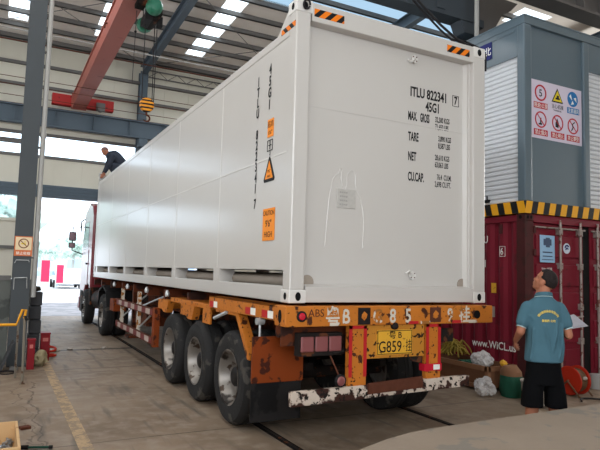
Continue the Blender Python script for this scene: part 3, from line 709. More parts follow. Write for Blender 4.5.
# posts with red borders, plate panel, bumper
for x0, x1 in ((.60, .80), (1.53, 1.72)):
    p_ = mk('bumper_post', MB().box(x0, x1, -.09, -.03, .6, 1.2), 'rail_orange', TR, bevel=.004)
    mk('red_border', MB().box(x0, x0+.035, -.096, -.09, .72, 1.2).box(x1-.035, x1, -.096, -.09, .72, 1.2).box(x0, x1, -.096, -.09, 1.17, 1.2), 'red_paint', p_)
tp = mk('tape_wrap', MB().box(1.50, 1.73, -.1, -.02, .73, .80), 'red_lens', TR); mk('tape_label', MB().box(1.62, 1.70, -.104, -.1, .74, .79), 'white_label', tp)
pp = mk('plate_bracket', MB().box(.80, 1.52, -.07, -.05, .88, 1.2), 'panel_yellow', TR)
pl = mk('license_plate', MB().box(.93, 1.36, -.08, -.07, .91, 1.15), 'plate_yellow', pp)
lettering('plate_lettering', [(('粤 B', .085, (1.15, -.082, 1.07), (1, 0, 0), (0, 0, 1)), dict(align='CENTER', bold=.01)),
                              (('G859', .155, (.945, -.082, .935), (1, 0, 0), (0, 0, 1)), dict(sx=.82, bold=.004)), (('挂', .13, (1.275, -.082, .945), (1, 0, 0), (0, 0, 1)), dict(sx=.6))], 'ink', pl)
fb = MB()
for a in ((.935, 1.355, .915, .921), (.935, 1.355, 1.139, 1.145), (.935, .941, .915, 1.145), (1.349, 1.355, .915, 1.145)): fb.box(a[0], a[1], -.082, -.079, a[2], a[3])
mk('plate_border', fb, 'ink', pl)
mk('plate_lamp', MB().lathe([(.035, 0), (.035, -.04), (.02, -.05)], (1.13, -.07, 1.19), 1, 14), 'chassis_dark', pp, smooth=True)
for x0, dx in ((.12, 1),):
    lb_ = mk('lamp_cluster', MB().box(x0, x0+.46, .0, .1, .92, 1.13), 'chassis_dark', TR)
    for i in range(3): mk('lens', MB().box(x0+.01+i*.15, x0+.145+i*.15, -.02, 0, .96, 1.1), 'pink_lamp', lb_, bevel=.01)
mk('tail_lamp', MB().box(1.80, 1.98, .0, .06, 1.0, 1.14), 'chassis_dark', TR, bevel=.01)
mk('hose', MB().tube([(.42, .1, 1.1), (.43, .05, .98), (.5, .0, .94), (.6, .0, .96)], .02, 8), 'chassis_dark', TR, smooth=True)
bu = mk('bumper', MB().prism([(-.01, .50), (2.09, .55), (2.09, .66), (-.01, .63)], 1, -.12, -.06), 'chipped_white', TR, bevel=.006)
mk('bumper_crate', MB().prism([(.80, .56), (1.45, .58), (1.45, .69), (.80, .66)], 1, -.14, -.12), 'rust', bu)
ml = mk('side_lamp', MB().lathe([(.06, 0), (.06, -.02), (.045, -.028)], (.50, -.1, .70), 1, 18), 'black', TR)
mk('lens', MB().lathe([(.046, 0), (.03, -.012)], (.50, -.126, .70), 1, 18), 'pink_lamp', ml); mk('rod', MB().tube([(.5, -.09, .74), (.44, -.02, .92)], .008, 6), 'rust', ml)
mk('rag', MB().box(1.37, 1.50, -.06, -.04, .82, .89, ry=.2), 'chassis_dark', TR)
# wheels
def wheel_mb():
    ty = MB().lathe([(.29, 0), (.34, -.012), (.42, -.015), (.475, -.005), (.505, .03), (.512, .06), (.512, .19), (.505, .22), (.475, .25), (.40, .26), (.29, .25)], (0, 0, 0), 0, 48)
    return ty
def tyre_groups(parent, cx, cy, side, r=.512, steer=False):
    s = 1 if side == 0 else -1
    first = None
    for j in range(1 if steer else 2):
        x = cx+s*j*.31
        prof = [(.29, 0), (.34, -.012), (.42, -.016), (.470, -.008), (.500, .025), (.510, .045), (.512, .08), (.503, .083), (.503, .09), (.512, .093), (.512, .13), (.503, .133), (.503, .14), (.512, .143), (.510, .21), (.50, .235), (.46, .255), (.38, .262), (.29, .25)]
        prof = [(a, s*b) for a, b in prof]
        # hollow tyre ring: outer skin plus inner bore
        mb = MB(); n = 48; c = Vector((x, cy, r)); vs = []
        for a, b in prof:
            for k in range(n):
                an = 2*PI*k/n; vs.append(c+Vector((b, a*math.cos(an), a*math.sin(an))))
        fs = []
        m_ = len(prof)
        for i in range(m_):
            i2 = (i+1) % m_
            for k in range(n): fs.append((i*n+k, i*n+(k+1) % n, i2*n+(k+1) % n, i2*n+k))
        mb.add(vs, fs)
        ty = mk('tyre', mb, 'tyre', parent, smooth=True)
        if j == 0 or True:
            off = .12 if not steer else -.02
            rim = MB(); vs = []
            rp = [(.295, -.0), (.305, -.012), (.285, -.008), (.268, .03), (.25, .12), (.225, .17), (.17, .19), (.15, .16), (.0, .16)] if not steer else [(.295, 0), (.305, -.012), (.28, -.005), (.26, .03), (.2, .0), (.15, -.02), (.0, -.02)]
            for a, b in rp:
                for k in range(n):
                    an = 2*PI*k/n; vs.append(c+Vector((s*b, max(a, .001)*math.cos(an), max(a, .001)*math.sin(an))))
            fs = []
            for i in range(len(rp)-1):
                for k in range(n): fs.append((i*n+k, i*n+(k+1) % n, (i+1)*n+(k+1) % n, (i+1)*n+k))
            rim.add(vs, fs); mk('rim', rim, 'rim_steel', ty, smooth=True)
            if j == 0:
                hb = MB().lathe([(.11, s*.14), (.105, s*.07), (.08, s*.05), (.05, s*.045)] if not steer else [(.09, 0), (.08, s*-.07), (.05, s*-.08)], (x, cy, r), 0, 20)
                for k in range(10):
                    an = 2*PI*k/10; hb.lathe([(.014, s*.19), (.014, s*.15)] if not steer else [(.012, 0), (.012, -.03*s)], (x, cy+.19*math.cos(an), r+.19*math.sin(an)), 0, 6)
                mk('hub', hb, 'hub_grease', ty, smooth=True)
for yw in (1.37, 2.60, 3.85):
    tyre_groups(TR, -.03, yw, 0); tyre_groups(TR, W+.03, yw, 1)
    mk('axle', MB().tube([(.1, yw, .512), (W-.1, yw, .512)], .07, 12), 'chassis_dark', TR, smooth=True)
    for xs_ in (.68, 1.66): mk('leaf_spring', MB().box(xs_, xs_+.08, yw-.5, yw+.5, .62, .70).box(xs_+.02, xs_+.06, yw-.05, yw+.05, .55, .95), 'chassis_dark', TR)
# side guards between the wheels and the truck
for side in (0, 1):
    xa, xb = ((-.07, -.04) if side == 0 else (W+.04, W+.07))
    for z0, z1 in ((.90, 1.03), (.44, .57)):
        gr = mk('side_guard_rail', MB().box(xa, xb, 4.8, 8.1, z0, z1), 'rust', TR, bevel=.004)
        mk('guard_stripe', MB().box(xa-.003, xb+.003, 4.85, 8.05, z0+.02, z1-.02), 'guard_stripes', gr)
    mk('guard_post', MB().box(xa-.01, xb+.05, 4.66, 4.8, .42, 1.05), 'guard_orange', TR)
    for y in (6.1, 7.7): mk('guard_post', MB().box(xa+.03, xb+.06, y, y+.08, .45, 1.25), 'faded_white', TR)
    mk('brace_rod', MB().tube([(xa+.05, 7.9, .6), (xa+.3, 6.3, 1.25)], .015, 6).tube([(xa+.05, 6.2, .55), (xa+.3, 5.0, 1.2)], .015, 6).tube([(xa+.05, 5.9, 1.0), (xa+.3, 5.0, 1.25)], .015, 6), 'steel_light', TR)
mk('landing_gear', MB().box(.25, .4, 7.9, 8.05, .25, 1.3).box(2.04, 2.19, 7.9, 8.05, .25, 1.3).box(.15, .5, 7.8, 8.15, .2, .25).box(1.94, 2.29, 7.8, 8.15, .2, .25).tube([(.3, 7.98, .8), (2.1, 7.98, .8)], .04, 8), 'frame_orange', TR)
mk('tool_box', MB().box(.15, .6, 6.2, 7.2, .6, 1.0), 'frame_orange', TR, bevel=.01)
mk('air_tank', MB().lathe([(.05, -.4), (.14, -.36), (.14, .36), (.05, .4)], (1.2, 5.4, .95), 1, 20), 'chassis_dark', TR, smooth=True)
ll = mk('tail_board', MB().box(-.05, .22, 8.5, 9.0, .72, .98), 'guard_orange', TR)
for y in (4.2, 5.6, 7.3, 8.8):
    mk('twistlock', MB().lathe([(.03, 0), (.04, .05), (.015, .1)], (-.01, y, 1.26), 2, 10), 'steel_light', TR, smooth=True)

# ------------------------------------------------------------------ tractor
TK = thing('tractor_unit', 'dark red truck cab seen beyond the white container in the bright doorway', 'truck', (W/2, 12.5, 0))
cab = MB(); prof = [(12.75, .95), (12.75, 3.2), (12.95, 3.5), (13.6, 3.62), (14.55, 3.4), (14.95, 2.35), (15.05, 1.4), (15.1, .55), (14.1, .55), (14.0, .95), (13.75, 1.15), (13.0, 1.15), (12.85, .95)]
cab.prism(prof, 0, 0.0, 2.44)
cb = mk('cab', cab, 'cab_red', TK, bevel=.05, segs=3)
mk('side_window', MB().prism([(13.5, 2.25), (14.75, 2.2), (14.5, 3.0), (13.5, 3.05)], 0, -.006, .01), 'glass_dark', cb)
mk('windscreen', MB().prism([(.15, 2.1), (2.29, 2.1), (2.24, 3.1), (.2, 3.1)], 1, 14.7, 15.02), 'glass_dark', cb)
mk('door_panel', MB().box(-.012, .0, 13.35, 14.85, 1.15, 2.2), 'cab_red', cb, bevel=.01)
mk('door_handle', MB().box(-.05, -.01, 13.45, 13.6, 1.75, 1.8), 'black', cb)
mk('front_bumper', MB().box(-.03, 2.47, 14.75, 15.2, .35, .75), 'cab_red', TK, bevel=.04)
mk('step', MB().box(-.02, .2, 14.15, 14.7, .3, .95), 'chassis_dark', TK, bevel=.02)
mk('chassis', MB().box(.75, 1.69, 8.8, 14.8, .75, 1.05), 'chassis_dark', TK)
mk('fuel_tank', MB().tube([(.3, 11.3, .78), (.3, 12.55, .78)], .28, 18), 'chassis_dark', TK, smooth=True)
mk('battery_box', MB().box(0, .4, 12.6, 12.95, .6, 1.1), 'chassis_dark', TK, bevel=.02)
mk('rear_mudguard', MB().prism([(9.55, .75), (9.6, .75), (9.75, 1.08), (10.25, 1.2), (10.75, 1.08), (10.9, .75), (10.95, .75), (10.8, 1.12), (10.25, 1.24), (9.7, 1.12)], 0, -.04, .6), 'black', TK)
mi = mk('wing_mirror', MB().box(-.42, -.2, 14.88, 14.98, 2.62-.12, 2.93-.14), 'black', TK, bevel=.03)
mk('mirror_glass', MB().box(-.40, -.22, 14.872, 14.88, 2.53, 2.77), 'mirror_glass', mi)
mi2 = mk('wing_mirror', MB().box(-.42, -.22, 14.88, 14.98, 2.27, 2.44), 'black', TK, bevel=.03)
mk('mirror_glass', MB().box(-.40, -.24, 14.872, 14.88, 2.29, 2.42), 'mirror_glass', mi2)
mk('mirror_arm', MB().tube([(.05, 14.6, 2.95), (-.31, 14.93, 2.93), (-.31, 14.93, 2.2), (.05, 14.7, 2.05)], .02, 8).tube([(.1, 14.9, 3.25), (-.05, 15.0, 3.15), (-.06, 15.0, 2.8)], .025, 8), 'black', TK, smooth=True)
tyre_groups(TK, -.05, 13.4, 0, steer=True); tyre_groups(TK, W+.05, 13.4, 1, steer=True)
tyre_groups(TK, -.03, 10.25, 0); tyre_groups(TK, W+.03, 10.25, 1)

# ------------------------------------------------------------------ red container
RX, RY, RW, RH, RL = 4.79, 1.47, 2.84, 2.70, 6.06
RC = thing('red_shipping_container', 'dark red shipping container with lock rods under the grey cabin', 'container', (RX+RW/2, RY+RL/2, 0))
def corrugated(x, y0, y1, z0, z1, pitch=.275, d=.036, sign=1):
    pts = []; y = y0
    while y < y1:
        for f, dx in ((0, 0), (.26, 0), (.5, d), (.76, d)):
            if y+f*pitch < y1: pts.append((x+sign*dx, y+f*pitch))
        y += pitch
    pts.append((x, y1))
    back = [(a+sign*.03, b) for a, b in reversed(pts)]
    mb = MB(); n = len(pts); vs = [(a, b, z) for z in (z0, z1) for a, b in pts]+[(a+sign*.02, b, z) for z in (z0, z1) for a, b in pts]
    fs = []
    for i in range(n-1): fs += [(i, i+1, n+i+1, n+i), (2*n+i, 3*n+i, 3*n+i+1, 2*n+i+1), (i, 2*n+i, 2*n+i+1, i+1), (n+i, n+i+1, 3*n+i+1, 3*n+i)]
    return mb.add(vs, fs)
mk('side_wall', corrugated(RX+.02, RY+.18, RY+RL-.15, .15, RH-.11), 'maroon', RC)
mk('side_wall', corrugated(RX+RW-.02, RY+.18, RY+RL-.15, .15, RH-.11, sign=-1), 'maroon', RC)
mk('top_rail', MB().box(RX, RX+.06, RY+.15, RY+RL-.15, RH-.12, RH-.02).box(RX+RW-.06, RX+RW, RY+.15, RY+RL-.15, RH-.12, RH-.02), 'maroon', RC, bevel=.006)
mk('bottom_rail', MB().box(RX, RX+.06, RY+.15, RY+RL-.15, .0, .16).box(RX+RW-.06, RX+RW, RY+.15, RY+RL-.15, .0, .16), 'maroon', RC, bevel=.006)
mk('roof_panel', B(RX+.05, RX+RW-.05, RY+.1, RY+RL-.1, RH-.06, RH-.03), 'maroon', RC)
mk('back_wall', B(RX+.1, RX+RW-.1, RY+RL-.12, RY+RL-.06, .1, RH-.1), 'maroon', RC)
for x0, x1 in ((RX, RX+.19), (RX+RW-.19, RX+RW)):
    for y0, y1 in ((RY, RY+.17), (RY+RL-.17, RY+RL)):
        mk('corner_post', B(x0, x1, y0+.005, y1, .1, RH-.11), 'maroon_rust', RC, bevel=.008)
        for z0, z1 in ((0, .115), (RH-.115, RH)):
            cc = mk('corner_casting', B(x0-.004, x1, y0-.004, y1, z0, z1), 'maroon_rust', RC, bevel=.012)
            if y0 == RY:
                hs = MB()
                for dx in (.055, .13) if z0 > 1 else (.09,): hs.prism([(x0+dx+.02*math.cos(a), (z0+z1)/2+.03*math.sin(a)) for a in [2*PI*k/16 for k in range(16)]], 1, y0-.007, y0+.02)
                hs.prism([(y0+.09+.03*math.cos(a), (z0+z1)/2+.03*math.sin(a)) for a in [2*PI*k/16 for k in range(16)]], 0, x0-.007, x0+.01)
                mk('casting_hole', hs, 'dark_hole', cc)
mk('door_header', B(RX+.19, RX+RW-.19, RY+.0, RY+.1, RH-.13, RH-.01), 'maroon', RC, bevel=.006)
mk('door_sill', B(RX+.19, RX+RW-.19, RY+.0, RY+.1, .0, .15), 'maroon_rust', RC, bevel=.006)
GX = RX+1.50
mk('door_gasket', B(GX-.09, GX+.09, RY+.06, RY+.09, .15, RH-.13), 'black', RC)
for x0, x1, rods_ in ((RX+.20, GX-.09, (5.58, 6.07)), (GX+.09, RX+RW-.20, (6.51, 7.05))):
    dr = mk('door', B(x0, x1, RY+.05, RY+.085, .16, RH-.14), 'maroon', RC)
    rib = MB()
    for z0 in (.22, .66, 1.12, 1.56, 2.02): rib.box(x0+.07, x1-.05, RY+.025, RY+.05, z0+.02, z0+.36)
    mk('door_panel', rib, 'maroon', dr, bevel=.012)
    for xr in rods_:
        rd = mk('lock_rod', MB().tube([(xr, RY-.01, .06), (xr, RY-.01, RH-.07)], .02, 10), 'rod_steel', dr, smooth=True)
    for xr in rods_:
        for z in (.1, .7, 1.25, 1.9, 2.45): mk('rod_bracket', B(xr-.04, xr+.04, RY-.03, RY+.05, z-.05, z+.05), 'rod_steel', dr, bevel=.006)
    mk('rod_handle', MB().tube([(rods_[0]+.02, RY-.03, .98), (rods_[0]+.4, RY-.04, .95)], .012, 6).tube([(rods_[1]+.02, RY-.03, 1.1), (rods_[1]-.3, RY-.04, 1.07)], .012, 6), 'rod_steel', dr)
    mk('top_bar', MB().tube([(x0, RY-.0, RH-.2), (x1, RY-.0, RH-.2)], .015, 8), 'rod_steel', dr)
    hb = MB()
    xh = x0-.01 if x0 < GX else x1-.04
    for z in (.4, 1.0, 1.55, 2.1, 2.45): mk('hinge', B(xh, xh+.05, RY-.005, RY+.05, z-.05, z+.05), 'maroon_rust', dr)
ps = mk('notice', MB().box(5.14, 5.48, RY+.018, RY+.024, 1.95, 2.38), 'poster_blue', RC)
mk('notice_print', MB().box(5.22, 5.40, RY+.014, RY+.018, 2.22, 2.32).box(5.27, 5.36, RY+.012, RY+.016, 2.19, 2.34).box(5.20, 5.42, RY+.014, RY+.018, 2.10, 2.12).box(5.20, 5.42, RY+.014, RY+.018, 2.04, 2.055).box(5.18, 5.44, RY+.014, RY+.018, 1.99, 2.0), mat('notice_ink', srgb(70, 84, 108), .6), ps)
sk = mk('round_sticker', MB().lathe([(.085, 0), (.085, -.004)], (5.77, RY+.024, 2.19), 1, 26), 'sticker_pale', RC)
mk('sticker_mark', MB().tube([(5.77+.045*math.cos(a), RY+.018, 2.19+.05*math.sin(a)) for a in [.6+i*.4 for i in range(7)]], .012, 6).tube([(5.74, RY+.018, 2.17), (5.77, RY+.018, 2.2), (5.80, RY+.018, 2.18)], .011, 6), 'navy', sk)
def sidex(txt, size, y, z, m='white_label', **k): return ((txt, size, (RX+.016, y, z), (0, -1, 0), (0, 0, 1)), dict(bold=.01, **k))
lettering('side_lettering', [sidex('HU', .17, 2.44, 2.26, sx=.8), sidex('9666', .17, 2.62, 2.04, sx=.8), sidex('G1', .17, 2.44, 1.86, sx=.8), sidex('6', .16, 1.985, 2.06, sx=.8)], 'white_label', RC)
sf = MB()
for y0, y1, z0, z1 in ((1.88, 2.0, 2.03, 2.037), (1.88, 2.0, 2.19, 2.197), (1.88, 1.887, 2.03, 2.197), (1.993, 2.0, 2.03, 2.197)): sf.box(RX+.014, RX+.018, y0, y1, z0, z1)
mk('digit_frame', sf, 'white_label', RC)
lettering('web_lettering', [sidex('www.WiCL.us', .17, 2.60, .545, sx=.92)], 'white_label', RC)
lettering('door_lettering', [(('TEN 超宽', .06, (5.17, RY+.02, 1.82), (1, 0, 0), (0, 0, 1)), dict())], 'white_label', RC)
mk('side_sticker', MB().box(RX+.012, RX+.018, 2.07, 2.17, 1.44, 1.60), 'plate_yellow', RC)
mk('side_sticker', MB().box(RX+.012, RX+.018, 1.93, 2.0, 2.4, 2.55), 'maroon_rust', RC)
mk('side_sticker', MB().box(RX+.012, RX+.018, 2.10, 2.18, 1.05, 1.22), 'recess_paint', RC)

# ------------------------------------------------------------------ grey cabin above
CB = thing('grey_cabin', 'blue-grey container cabin with roller shutters on top of the red container', 'cabin', (RX+RW/2, RY+RL/2, RH))
CZ0, CZ1 = RH, 5.88
X0, X1, Y0, Y1 = RX-.01, RX+RW+.1, RY-.01, RY+RL
mk('base_rim', MB().box(X0-.02, X1, Y0-.02, Y1, CZ0, CZ0+.19), 'hazard_rim', CB)
mk('roof', MB().box(X0, X1, Y0, Y1, CZ1-.14, CZ1).box(X0-.01, X1, Y0-.01, Y1, CZ1-.02, CZ1+.01), 'cabin_grey', CB, bevel=.008)
mk('core', MB().box(X0+.12, X1-.1, Y0+.12, Y1-.1, CZ0+.15, CZ1-.1), 'cabin_grey', CB)
for x0, x1 in ((X0, X0+.17), (6.22, 6.36), (X1-.17, X1)):
    mk('corner_post', B(x0, x1, Y0, Y0+.15, CZ0+.19, CZ1-.14), 'cabin_grey', CB, bevel=.02)
mk('corner_post', B(X0, X0+.15, Y1-.2, Y1, CZ0+.19, CZ1-.14), 'cabin_grey', CB, bevel=.02)
mk('front_panel', B(4.94, 6.22, Y0+.05, Y0+.12, CZ0+.19, CZ1-.14), 'cabin_grey', CB)
mk('header_panel', MB().box(X0+.01, X0+.12, Y0+.15, Y1-.2, 5.24, CZ1-.14).box(X0, X0+.02, Y0+.2, Y1-.25, 5.66, 5.70).box(6.36, X1-.17, Y0+.02, Y0+.12, 5.25, CZ1-.14), 'cabin_grey', CB)
def shutter(x0, x1, y0, y1, z0, z1, axis):
    mb = MB(); z = z0; p = .078
    while z < z1-.001:
        zt = min(z+p, z1)
        if axis == 'x':  # faces -X
            mb.prism([(y0, 0), (y0, 0)], 2, 0, 0) if False else None
            mb.add([(x0, y0, z), (x0-.018, y0, z+.02), (x0-.018, y0, zt-.02), (x0, y0, zt-.004), (x0+.03, y0, zt-.004), (x0+.03, y0, z),
                    (x0, y1, z), (x0-.018, y1, z+.02), (x0-.018, y1, zt-.02), (x0, y1, zt-.004), (x0+.03, y1, zt-.004), (x0+.03, y1, z)],
                   [(0, 1, 2, 3, 4, 5), (11, 10, 9, 8, 7, 6)]+[(i, (i+1) % 6, (i+1) % 6+6, i+6) for i in range(6)])
        else:
            mb.add([(x0, y0, z), (x0, y0-.018, z+.02), (x0, y0-.018, zt-.02), (x0, y0, zt-.004), (x0, y0+.03, zt-.004), (x0, y0+.03, z),
                    (x1, y0, z), (x1, y0-.018, z+.02), (x1, y0-.018, zt-.02), (x1, y0, zt-.004), (x1, y0+.03, zt-.004), (x1, y0+.03, z)],
                   [(0, 1, 2, 3, 4, 5), (11, 10, 9, 8, 7, 6)]+[(i, (i+1) % 6, (i+1) % 6+6, i+6) for i in range(6)])
        z += p
    return mb
mk('roller_shutter', shutter(X0+.06, 0, Y0+.14, Y1-.2, CZ0+.19, 5.24, 'x'), 'shutter_white', CB)
mk('roller_shutter', shutter(6.36, X1-.17, Y0+.07, 0, CZ0+.19, 5.25, 'y'), 'shutter_white', CB)
mk('shutter_lock', MB().box(X0, X0+.06, 2.22, 2.3, 2.93, 2.98).tube([(X0+.02, 2.26, 2.95), (X0+.02, 2.26, 3.05)], .012, 6), 'black', CB)
bs_ = mk('number_board', MB().box(X0-.008, X0+.01, 2.14, 2.50, 5.37, 5.66), 'navy', CB)
lettering('board_lettering', [(('出北', .16, (X0-.010, 2.46, 5.45), (0, -1, 0), (0, 0, 1)), dict(bold=.01))], 'white_label', bs_)
# safety sign
SG = thing('safety_sign', 'pale lilac safety sign with six round and triangular symbols on the grey cabin', 'sign', (5.6, Y0+.03, 3.9))
sy = Y0+.045
mk('board', B(4.975, 6.205, sy, sy+.008, 3.93, 4.88), 'sign_lilac', SG)
def bar(x, z, m_, txt, wd=.32, h=.10):
    b_ = mk('caption', B(x-wd/2, x+wd/2, sy-.003, sy, z, z+h), m_, SG)
    lettering('caption_lettering', [((txt, .085, (x, sy-.0045, z+.018), (1, 0, 0), (0, 0, 1)), dict(align='CENTER', sx=.82))], 'white_label', b_)
cols = (5.2, 5.60, 5.98)
# top row
zc = 4.68
rg = mk('speed_limit_ring', ring_mb((cols[0], sy, zc), .135, .108, .004), 'sign_red', SG)
lettering('speed_digit', [(('5', .17, (cols[0], sy-.002, zc-.06), (1, 0, 0), (0, 0, 1)), dict(align='CENTER', bold=.01))], 'ink', SG)
bar(cols[0], zc-.26, 'sign_red', '限速5公里')
tr = mk('warning_triangle', MB().prism([(cols[1]-.14, zc-.10), (cols[1]+.14, zc-.10), (cols[1], zc+.14)], 1, sy-.003, sy), 'ink', SG)
mk('triangle_field', MB().prism([(cols[1]-.108, zc-.08), (cols[1]+.108, zc-.08), (cols[1], zc+.10)], 1, sy-.006, sy-.003), 'sign_yellow', tr)
mk('hand_mark', MB().box(cols[1]-.05, cols[1]+.05, sy-.008, sy-.006, zc-.05, zc-.02).box(cols[1]-.02, cols[1]+.03, sy-.008, sy-.006, zc-.02, zc+.02), 'ink', tr)
lettering('caption_lettering', [(('当心机械', .085, (cols[1], sy-.002, zc-.2), (1, 0, 0), (0, 0, 1)), dict(align='CENTER', sx=.85)), (('WARNING', .04, (cols[1], sy-.002, zc-.25), (1, 0, 0), (0, 0, 1)), dict(align='CENTER'))], 'ink', SG)
dk = mk('mandatory_disc', disc_mb((cols[2], sy, zc+.02), .13), 'sign_blue', SG)
mk('helmet_mark', MB().prism([(cols[2]-.02, zc+.0), (cols[2]-.09, zc+.06), (cols[2]-.05, zc+.10)], 1, sy-.006, sy-.003).prism([(cols[2]+.02, zc+.04), (cols[2]+.09, zc-.02), (cols[2]+.08, zc+.06)], 1, sy-.006, sy-.003).prism([(cols[2]-.05, zc-.08), (cols[2]+.03, zc-.06), (cols[2]-.01, zc-.01)], 1, sy-.006, sy-.003), 'white_label', dk)
bar(cols[2]+.01, zc-.23, 'sign_blue', '注意通风', .30)
zc = 4.24
for k, (x, tx) in enumerate(zip(cols, ('禁止烟火', '禁止明火', '禁止攀登'))):
    rg = ring_mb((x, sy, zc), .135, .112, .004); rg.box(x-.008, x+.008, sy-.004, sy, zc-.125, zc+.125, ry=-.75)
    mk('prohibition_ring', rg, 'sign_red', SG)
    q = MB()
    if k == 0: q.box(x-.015, x+.012, sy-.003, sy, zc-.08, zc+.03).box(x-.05, x+.03, sy-.003, sy, zc-.085, zc-.06)
    elif k == 1: q.prism([(x-.05, zc-.07), (x+.02, zc-.08), (x+.03, zc-.01), (x-.01, zc+.08), (x-.05, zc+.0)], 1, sy-.003, sy)
    else: q.tube([(x-.04, sy-.002, zc-.08), (x+.0, sy-.002, zc-.02), (x-.02, sy-.002, zc+.03), (x+.04, sy-.002, zc+.07)], .010, 6)
    mk('symbol_mark', q, 'ink', SG)
    bar(x, zc-.26, 'sign_red', tx)

# ------------------------------------------------------------------ people
def blob(mb, c, r, sc=(1, 1, 1), rot=None, sub=3):
    m_ = MB().ico((0, 0, 0), r, sub, 0, 0, sc)
    vs = [(rot @ Vector(v) if rot else Vector(v))+Vector(c) for v in m_.v]
    mb.add(vs, m_.f)
def limb(mb, pts, rs, n=14):
    """rounded chain of tapered segments, each a closed shell; radii may be (across, along) pairs"""
    pts = [Vector(p) for p in pts]
    for i in range(len(pts)-1):
        a, b = pts[i], pts[i+1]; ra, rb = rs[i], rs[i+1]; q = [a.lerp(b, t) for t in (0, .5, 1)]
        mb.tube(q, [ra, (ra+rb)/2, rb], n)
    for p, r in zip(pts, rs): blob(mb, p, r*1.0, sub=2)
def loft(mb, rings, n=24):
    """rings: (cx, cy, z, rx, ry) stacked ellipses, power-shaped for a body"""
    vs = []
    for cx, cy, z, rx, ry in rings:
        for k in range(n):
            a = 2*PI*k/n; ca, sa = math.cos(a), math.sin(a)
            e = .85
            vs.append((cx+rx*math.copysign(abs(ca)**e, ca), cy+ry*math.copysign(abs(sa)**e, sa), z))
    fs = []
    for i in range(len(rings)-1):
        for k in range(n): fs.append((i*n+k, i*n+(k+1) % n, (i+1)*n+(k+1) % n, (i+1)*n+k))
    fs += [tuple(range(n-1, -1, -1)), tuple(range((len(rings)-1)*n, len(rings)*n))]
    mb.add(vs, fs)
def fused(name, mb, m, parent=None, voxel=.01, smooth=6, factor=.5, local=True, loc=None, rz=0):
    me = bpy.data.meshes.new(name); me.from_pydata(mb.v, [], mb.f); me.update()
    bm = bmesh.new(); bm.from_mesh(me); bmesh.ops.recalc_face_normals(bm, faces=bm.faces); bm.to_mesh(me); bm.free()
    o = bpy.data.objects.new(name, me); COL.objects.link(o)
    r_ = o.modifiers.new('r', 'REMESH'); r_.mode = 'VOXEL'; r_.voxel_size = voxel
    s_ = o.modifiers.new('s', 'SMOOTH'); s_.iterations = smooth; s_.factor = factor
    dg = bpy.context.evaluated_depsgraph_get(); dg.update()
    nm = bpy.data.meshes.new_from_object(o.evaluated_get(dg)); nm.name = name
    o.modifiers.clear(); o.data = nm; bpy.data.meshes.remove(me)
    nm.materials.clear(); nm.materials.append(MATS[m])
    for p in nm.polygons: p.use_smooth = True
    if loc is not None: o.location = loc; o.rotation_euler = (0, 0, rz)
    if parent is not None: o.parent = parent
    return o
def head(mb, c, rot):
    """skull, jaw, brow, nose, lips, chin, ears; +y is where the face looks"""
    c = Vector(c)
    def p(x, y, z): return c+rot @ Vector((x, y, z))
    blob(mb, p(0, -.015, .03), .098, (.80, 1.0, .95), rot)
    blob(mb, p(0, .015, -.035), .075, (.82, .98, 1.0), rot)
    blob(mb, p(0, .055, -.085), .03, (1.2, .9, .75), rot)       # chin
    blob(mb, p(0, .068, .028), .03, (1.7, .6, .5), rot)          # brow
    blob(mb, p(0, .080, -.010), .014, (.9, 1, 2.0), rot)         # nose bridge
    blob(mb, p(0, .091, -.028), .016, (1.1, .95, .85), rot)         # nose tip
    blob(mb, p(0, .086, -.056), .013, (1.8, .8, .55), rot); blob(mb, p(0, .083, -.068), .012, (1.6, .8, .6), rot)
    for s in (-1, 1):
        blob(mb, p(s*.045, .058, -.02), .022, (1, .8, 1), rot)   # cheek
        blob(mb, p(s*.08, -.008, -.008), .028, (.35, .75, 1.15), rot)  # ear
    limb(mb, [p(0, -.035, -.05), p(0, -.03, -.13)], [.055, .056])
def hair_cap(c, rot, k=1.04):
    mb = MB(); bm = bmesh.new(); bmesh.ops.create_icosphere(bm, subdivisions=4, radius=1)
    ok = {}
    for v in bm.verts:
        q = Vector((v.co.x*.0784*1.05, v.co.y*.098*1.05, v.co.z*.0931*1.06))
        ok[v.index] = (q.y < .045 or q.z > .045) and not (q.z < -.045) and not (q.y > -.02 and q.z < .0) and not (q.y > .085)
    idx = {}; vs = []
    for v in bm.verts:
        q = Vector((v.co.x*.0784*k, v.co.y*.098*k, v.co.z*.0931*k))+Vector((0, -.015, .03))
        idx[v.index] = len(vs); vs.append(Vector(c)+rot @ q)
    fs = [tuple(idx[v.index] for v in f.verts) for f in bm.faces if all(ok[v.index] for v in f.verts)]
    bm.free()
    mb.add(vs, fs); return mb
def hand(mb, wrist, d, palm_n, side):
    """wrist point, pointing direction d, palm normal, side +1/-1 for the thumb"""
    d = Vector(d).normalized(); nn = Vector(palm_n); nn = (nn-d*nn.dot(d)).normalized(); s = d.cross(nn)*side
    wv = Vector(wrist)
    for f in (-.028, -.009, .010, .029): limb(mb, [wv+d*.0, wv+d*.085+s*f], [.017, .0125], 8)
    for f, ln in ((-.028, .062), (-.009, .072), (.010, .078), (.029, .07)):
        a = wv+d*.085+s*f; b = a+d*ln*.42+nn*.006; c_ = b+(d*.7+nn*.7).normalized()*ln*.34; e = c_+(d*.1+nn*1).normalized()*ln*.3
        limb(mb, [a, b, c_, e], [.0095, .009, .008, .007], 8)
    a = wv+d*.02+s*.03; b = a+(d*.6+s*.6+nn*.35)*.045; c_ = b+(d*.8+nn*.6)*.032
    limb(mb, [a, b, c_], [.013, .0105, .0085], 8)

